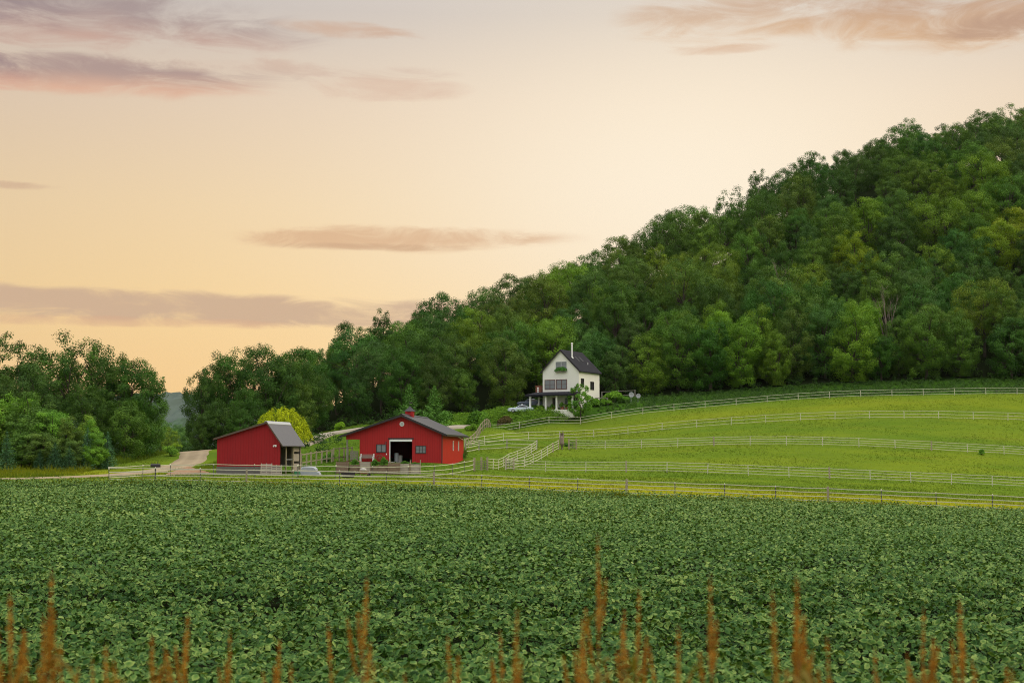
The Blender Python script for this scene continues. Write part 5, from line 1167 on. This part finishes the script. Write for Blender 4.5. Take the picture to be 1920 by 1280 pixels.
dr = window(house, -1.55, -0.75, 0.15, 2.15, MAROON, GLASSD, cols=1, rows=2, fw=0.12); window(house, 0.9, 1.9, 0.85, 2.1, GALV, GLASS, cols=2, rows=1); window(house, 2.5, 3.3, 0.10, 2.15, MAROON, GLASSD, cols=1, rows=2, fw=0.1)
ck = MB().box(pl_ - 0.1, pl_ + 0.95, 0.6, 1.5, zb + 0.1, 4.55); ck.box(pl_ - 0.16, pl_ + 1.01, 0.54, 1.56, 4.55, 4.66); c_h = ck.build('brick_chimney', BRICK, house)
sg = MB()
for k in range(3): sg.lathe([(0.02, 0.52), (0.17, 0.52), (0.17, 0.597), (0.02, 0.597)], (pl_ + 0.42, 0, 3.45 + k * 0.36), 12, 'y')
sg.build('white_ornament', WHITE, c_h)
dk = MB().box(hw + 0.01, hw + 2.8, HL - 2.6, HL + 0.4, 1.1, 1.3)
for x_ in (hw + 0.3, hw + 2.6): dk.box(x_, x_ + 0.15, HL - 2.5, HL - 2.35, -1, 2.3)
dk.box(hw + 0.3, hw + 2.75, HL - 2.52, HL - 2.36, 2.31, 2.42); dk.build('rear_deck', WOODG, house)
POT = mat('terracotta', (0.30, 0.13, 0.08), 0.8, 0.2)
def pot(x_, y_, s, label, col):
    q = loc(house, x_, y_, 0.003); o = empty('potted_plant', q, 0, label, 'potted plant', 'potted plants on the porch', s)
    MB().lathe([(0.17, 0), (0.25, 0.36), (0.28, 0.36), (0.28, 0.42), (0.22, 0.42)], n=14).build('pot', POT, o); f_ = link('foliage', VEG, o, (0, 0, 0.36)); f_.scale = (0.55, 0.55, 0.8); f_.color = (*col, 1)
pot(-0.6, -2.3, 1.0, 'potted plant between the two middle porch columns', (0.9, 1.2, 0.8)); pot(1.5, -2.5, 1.3, 'larger potted plant right of the third porch column', (1.1, 1.3, 0.9)); pot(2.4, -2.55, 0.9, 'small potted plant near the right porch column', (1.3, 1.2, 0.9)); pot(3.0, -2.2, 1.4, 'tallest leafy potted plant beside the right porch column', (0.8, 1.1, 0.7)); pot(-2.7, -2.4, 0.9, 'potted plant left of the second porch column', (0.8, 1.0, 0.7))
# porch chair
q = loc(house, 0.9, -1.5, 0.003); o = empty('porch_chair', q, ha + R(10), 'dark wooden chair standing on the porch behind the columns', 'chair')
MB().box(-0.25, 0.25, -0.25, 0.25, 0.42, 0.46).build('seat', WOODG, o); MB().box(-0.25, 0.25, 0.21, 0.25, 0.463, 1.0).build('backrest', WOODG, o)
for sx in (-0.22, 0.18):
    for sy in (-0.22, 0.18): MB().box(sx, sx + 0.04, sy, sy + 0.04, 0, 0.417).build('leg', WOODG, o)

# small tree at the house corner
q = on(1088, 257); ytree = broadleaf(5, 1.7, 0.15, 60, 85, ls=0.20, low=0.9, sub_r=0.36, lump=0.34, gap=0.3)
tree(ytree, q.x, q.y, W(1088, 719, 257).z - q.z, (1.35, 1.65, 1.0), 'small leafy tree in front of the right porch corner of the house', 'garden_tree', wide=0.9)
for px, Y, py, rr, lab in ((1183, 266, 739.8, 0.50, 'larger round grey satellite dish on a pale pole by the wood'), (1196, 268, 742, 0.44, 'smaller satellite dish on a thin pole right of the larger one')):
    q = on(px, Y); zc = W(px, py, Y).z - q.z; o = empty('satellite_dish', q, R(12), lab, 'satellite dish', 'satellite dishes by the wood')
    MB().tube([(0, 0.15, -0.3), (0, 0.15, zc)], 0.06 if rr > 0.45 else 0.03, 8).build('pole', GALV, o)
    m = MB().lathe([(0.02, 0.10), (rr * 0.5, 0.06), (rr * 0.85, -0.03), (rr, -0.10), (rr * 0.97, -0.11), (rr * 0.5, 0.03), (0.02, 0.07)], (0, 0, zc), 20, 'y'); m.build('dish', GALV, o, True); MB().tube([(0, -0.1, zc - rr), (0, -0.5, zc - 0.1)], 0.02, 6).build('arm', TRIMD, o)

# ------------------------------------------------------------------ parked cars by the house
def car(label, px, Y, rz, body, L=4.7, H=1.38):
    q = on(px, Y); o = empty('parked_car', q, rz, label, 'car', 'cars parked by the house')
    bm_ = mat('car_paint_' + ('pale' if body[0] > 0.3 else 'dark'), body, 0.22, 0.03, 1.0, 0.6)
    lower = [(-2.35, 0.35), (-2.38, 0.62), (-2.30, 0.80), (-1.9, 0.90), (-0.95, 0.97), (0.0, 0.99), (1.2, 0.99), (1.9, 1.0), (2.28, 0.96), (2.36, 0.70), (2.34, 0.35), (1.95, 0.27), (-1.95, 0.27)]
    def loft(prof, secs, name, m_, par, sm=True):
        vs, fs = [], []; n = len(prof)
        for yy, kz, kx in secs:
            for a, b in prof: vs.append((a * kx, yy, 0.27 + (b - 0.27) * kz))
        for j in range(len(secs) - 1):
            for i in range(n): fs.append((j * n + i, j * n + (i + 1) % n, (j + 1) * n + (i + 1) % n, (j + 1) * n + i))
        fs += [tuple(range(n)), tuple(range(len(secs) * n - 1, (len(secs) - 1) * n - 1, -1))]
        mb = MB(); mb.add(vs, fs); return mb.build(name, m_, par, sm)
    bo = loft(lower, [(-0.92, 0.80, 0.95), (-0.86, 0.97, 0.985), (-0.5, 1, 1), (0.5, 1, 1), (0.86, 0.97, 0.985), (0.92, 0.80, 0.95)], 'body', bm_, o, False)
    cab = [(-1.0, 0.96), (-0.25, H - 0.03), (0.35, H), (0.9, H - 0.06), (1.75, 1.0), (1.75, 0.95), (-1.0, 0.92)]
    loft(cab, [(-0.80, 0.93, 1.0), (-0.62, 1.0, 0.97), (0.62, 1.0, 0.97), (0.80, 0.93, 1.0)], 'roof', bm_, o, False)
    gl = [(-0.80, 0.99), (-0.22, H - 0.10), (0.33, H - 0.09), (0.85, H - 0.14), (1.35, 1.0)]
    for s in (-1, 1): MB().prism(gl, s * 0.812, s * 0.80, 'y').build('side_window', GLASSD, o)
    for x_ in (-1.45, 1.42):
        for s in (-1, 1):
            wl = MB().lathe([(0.18, s * 0.74), (0.33, s * 0.74), (0.335, s * 0.90), (0.31, s * 0.935), (0.2, s * 0.935)], (x_, 0, 0.335), 18, 'y').build('wheel', mat('tyre', (0.02, 0.02, 0.02), 0.8), o)
            MB().lathe([(0.02, s * 0.938), (0.20, s * 0.938), (0.20, s * 0.90), (0.02, s * 0.90)], (x_, 0, 0.335), 14, 'y').build('rim', GALV, wl)
    for s in (-1, 1): MB().box(-2.37, -2.28, s * 0.75 - 0.18, s * 0.75 + 0.12, 0.62, 0.74).build('headlight', GLASS, o); MB().box(2.29, 2.365, s * 0.72 - 0.14, s * 0.72 + 0.14, 0.72, 0.84).build('taillight', MAROON, o)
    return o
car('pale silver blue coupe parked left of the porch', 976, 261, R(4), (0.55, 0.63, 0.72))
car('dark blue car parked behind the pale coupe', 993, 266, R(2), (0.03, 0.05, 0.09), 4.8, 1.5)

# ------------------------------------------------------------------ far hills, distance haze painted into their colour
def far_hill(Y0, pts_, name, col, depth=260):
    vs, fs = [], []; xs_ = np.linspace(X(pts_[0][0], Y0), X(pts_[-1][0], Y0), 220); top = np.interp(xs_, [X(a, Y0) for a, b in pts_], [W(a, b, Y0).z for a, b in pts_])
    nz = 14
    hj = np.abs(np.sin(xs_ * 0.21) * 2.2) + np.abs(np.sin(xs_ * 0.083 + 1) * 3) + rng.random(len(xs_)) * 1.6
    for j in range(nz):
        u = j / (nz - 1)
        for x, t_, h in zip(xs_, top, hj):
            vs.append((x, Y0 - depth * (1 - u) + rng.normal() * 2, CAMZ - 12 + (t_ - CAMZ + 12) * math.sin(u * 1.5708) ** 1.1 + (h if j else -4) + rng.normal() * 1.2))
    n = len(xs_)
    for j in range(nz - 1):
        for i in range(n - 1): fs.append((j * n + i, j * n + i + 1, (j + 1) * n + i + 1, (j + 1) * n + i))
    m = MB(); m.add(vs, fs); o = m.build(name, mat('hazed_forest_%d' % Y0, col, 0.95, 0.45, 0.02, 0.05), None); o['kind'] = 'structure'; return o
far_hill(1300, [(-900, 760), (-300, 770), (100, 758), (280, 750), (330, 748), (360, 751), (450, 760), (700, 775), (1000, 800)], 'hills', (0.085, 0.115, 0.095))
far_hill(820, [(-600, 800), (100, 805), (300, 798), (330, 801), (360, 808), (600, 812)], 'hills', (0.07, 0.115, 0.075), 160)

# ------------------------------------------------------------------ rusty dock stalks on the verge
def dock_mat():
    m = bpy.data.materials.new('dock_seed'); m.use_nodes = True; t = NT(m.node_tree); b = t.n['Principled BSDF']
    at = t.new('ShaderNodeAttribute', attribute_name='tone').outputs['Fac']
    c = t.ramp(at, [(0.0, (0.15, 0.065, 0.014)), (0.5, (0.50, 0.225, 0.028)), (1.0, (0.70, 0.40, 0.06))]); t.put(b.inputs['Base Color'], c); b.inputs['Roughness'].default_value = 0.8; b.inputs['Specular IOR Level'].default_value = 0.1
    tr = t.new('ShaderNodeBsdfTranslucent'); t.put(tr.inputs[0], c); ms = t.new('ShaderNodeMixShader'); ms.inputs[0].default_value = 0.35
    t.l.new(b.outputs[0], ms.inputs[1]); t.l.new(tr.outputs[0], ms.inputs[2]); t.l.new(ms.outputs[0], t.n['Material Output'].inputs[0]); return m
DOCK = dock_mat(); DSTEM = mat('dock_stem', (0.26, 0.11, 0.03), 0.8, 0.3, 6.0, 0.1); DLEAF = leaf_mat('dock_leaf', (0.10, 0.07, 0.015), (0.26, 0.20, 0.03), 0.3)
def dock(kind):
    """stalk 1 m tall with whorls of seed, side branches and a few withered leaves"""
    root = empty('dock_stalk', (0, -30, -5)); st = MB(); lean = rng.normal() * 0.03; bend = rng.normal() * 0.06
    ax = lambda u: Vector((lean * u + bend * u * u, 0.02 * math.sin(u * 3), u))
    st.tube([ax(u) for u in np.linspace(-0.2, 1, 9)], list(np.linspace(0.0065, 0.0018, 9)), 6)
    def spike(f, u0, u1, r, n):
        C, Nn, T = [], [], []; k = int((u1 - u0) / 0.019); ph = rng.random() * 6
        for i in range(k):
            q_ = (i + 0.3 * rng.random()) / k; u = u0 + (u1 - u0) * q_
            w = 1.25 * r * (0.30 + 0.75 * math.sin(math.pi * min(1, 0.12 + 0.86 * q_)) ) * (0.45 + 0.5 * rng.random() + 0.45 * math.sin(9 * q_ + ph) ** 2)
            m = max(3, int(n * (0.5 + 0.7 * w / r))); p = np.array(f(u)); q = ball(m); C.append(p + q * w * np.array([1, 1, 0.9]) * (0.3 + 0.8 * rng.random((m, 1)))); Nn.append(q + rng.normal(size=(m, 3)) * 0.5); T.append(np.clip(rng.normal(0.5, 0.16) + rng.normal(size=m) * 0.18, 0, 1))
        C, Nn, T = map(np.concatenate, (C, Nn, T)); v, f_ = leaf_quads(C, Nn, 0.0095 * (0.7 + 0.7 * rng.random(len(C))), 0.8); link('seed_head', np_mesh('seed_head', v, f_, DOCK, np.repeat(T, 4)), root)
    spike(ax, (0.78, 0.70, 0.80, 0.74)[kind], 1.0, 0.0105 if kind != 2 else 0.014, 18)
    for j in range((1, 3, 3, 2)[kind]):
        u0 = 0.62 + 0.2 * rng.random(); a = rng.random() * 6.28; L = 0.09 + 0.10 * rng.random(); b0 = ax(u0); sp_ = 0.35 + 0.4 * rng.random()
        f = lambda u, b0=b0, a=a, L=L, sp_=sp_: b0 + Vector((math.cos(a) * sp_ * L * math.sqrt(u), math.sin(a) * sp_ * L * math.sqrt(u), L * u))
        st.tube([f(u) for u in np.linspace(0, 1, 5)], [0.003, 0.0025, 0.002, 0.0015, 0.001], 5); spike(f, 0.15, 1.0, 0.008, 8)
    st.build('stem', DSTEM, root)
    for j in range(9):
        lv, lf, lt = [], [], []; u = 0.45 + 0.35 * rng.random(); p = np.array(ax(u)); a = rng.random() * 6.28; L = 0.09 + 0.12 * rng.random(); d = np.array([math.cos(a), math.sin(a), 0.5]); s = np.array([-math.sin(a), math.cos(a), 0]); b0 = len(lv)
        for i in range(6):
            q = i / 5; w_ = 0.019 * math.sin(math.pi * min(0.97, q + 0.04)); c = p + d * L * q + np.array([0, 0, -0.9 * L * q * q]); lv += [c - s * w_, c + s * w_ + np.array([0, 0, 0.006 * math.sin(9 * q)])]; lt += [0.3 + 0.4 * rng.random()] * 2
        for i in range(5): k = b0 + 2 * i; lf.append((k, k + 1, k + 3, k + 2))
        l_ = link('leaf', np_mesh('leaf', np.array(lv), np.array(lf), DLEAF, lt), root); l_['label'] = 'withered yellowish brown leaf'
    return root
DK = [dock(0), dock(1), dock(2), dock(3)]; used = [False] * 4
stalks = [(12, 1175), (40, 1108), (62, 1180), (110, 1065), (128, 1200), (155, 1240), (225, 1205), (268, 1228), (295, 1185), (345, 1150), (366, 1185), (440, 1180), (512, 1195), (548, 1240), (632, 1170),
          (672, 1080), (665, 1205), (705, 1235), (800, 1258), (850, 1225), (868, 1185), (937, 1180), (968, 1140), (1070, 1155), (1100, 1205), (1118, 1000), (1172, 1140), (1192, 1100), (1245, 1210),
          (1262, 1170), (1325, 1075), (1440, 1105), (1475, 1075), (1498, 1155), (1540, 1190), (1628, 1215), (1690, 1220), (1722, 1135), (1770, 1120), (1806, 1232), (1850, 1245), (1900, 1255), (1480, 1200)]
stalks += [(95, 1150), (185, 1232), (352, 1205), (1142, 1165), (1178, 1215), (1488, 1130), (1735, 1190)]
stalks.sort()
MARK = {(1118, 1000): 'tallest rusty dock stalk, rising over the middle of the bean field', (1325, 1075): 'tall rusty dock stalk standing alone right of the tallest one', (1475, 1075): 'tall rusty dock stalk at the peak of the right hand cluster', (672, 1080): 'tall thin rusty dock stalk left of the middle of the field', (110, 1065): 'tallest rusty dock stalk of the left corner cluster'}
for i, (px, py) in enumerate(stalks):
    Y = 4.3 + 1.3 * rng.random(); k = 1 if py < 1070 else (2 if px in (190, 295, 366, 1045, 1152, 1165) else int(rng.integers(4))); x = X(px, Y); g = ground(x, Y); h = W(px, py, Y).z - g
    lab = MARK.get((px, py), f"rusty brown dock stalk, {ordinal(i)} from the left along the bottom of the field")
    if not used[k]: o = DK[k]; used[k] = True; o.location = (x, Y, g); o.rotation_euler.z = rng.random() * 6.28; o.scale = (0.72, 0.72, h); tag(o, lab, 'dock stalk', 'rusty dock stalks in the foreground')
    else: copy_tree(DK[k], (x, Y, g), rng.random() * 6.28, (0.72, 0.72, h), lab, 'dock stalk', 'rusty dock stalks in the foreground')

# ------------------------------------------------------------------ evening haze
HAZE = 0.000014
if HAZE:
    m = bpy.data.materials.new('haze'); m.use_nodes = True; t = NT(m.node_tree); t.n.remove(t.n['Principled BSDF'])
    v = t.new('ShaderNodeVolumePrincipled'); v.inputs['Color'].default_value = (0.90, 0.92, 0.96, 1); v.inputs['Density'].default_value = HAZE; v.inputs['Anisotropy'].default_value = 0.2
    t.l.new(v.outputs[0], t.n['Material Output'].inputs['Volume'])
    o = MB().box(-2900, 2900, -2900, 2900, float(GZ.min()) - 14, 175).build('haze', m); o['kind'] = 'stuff'
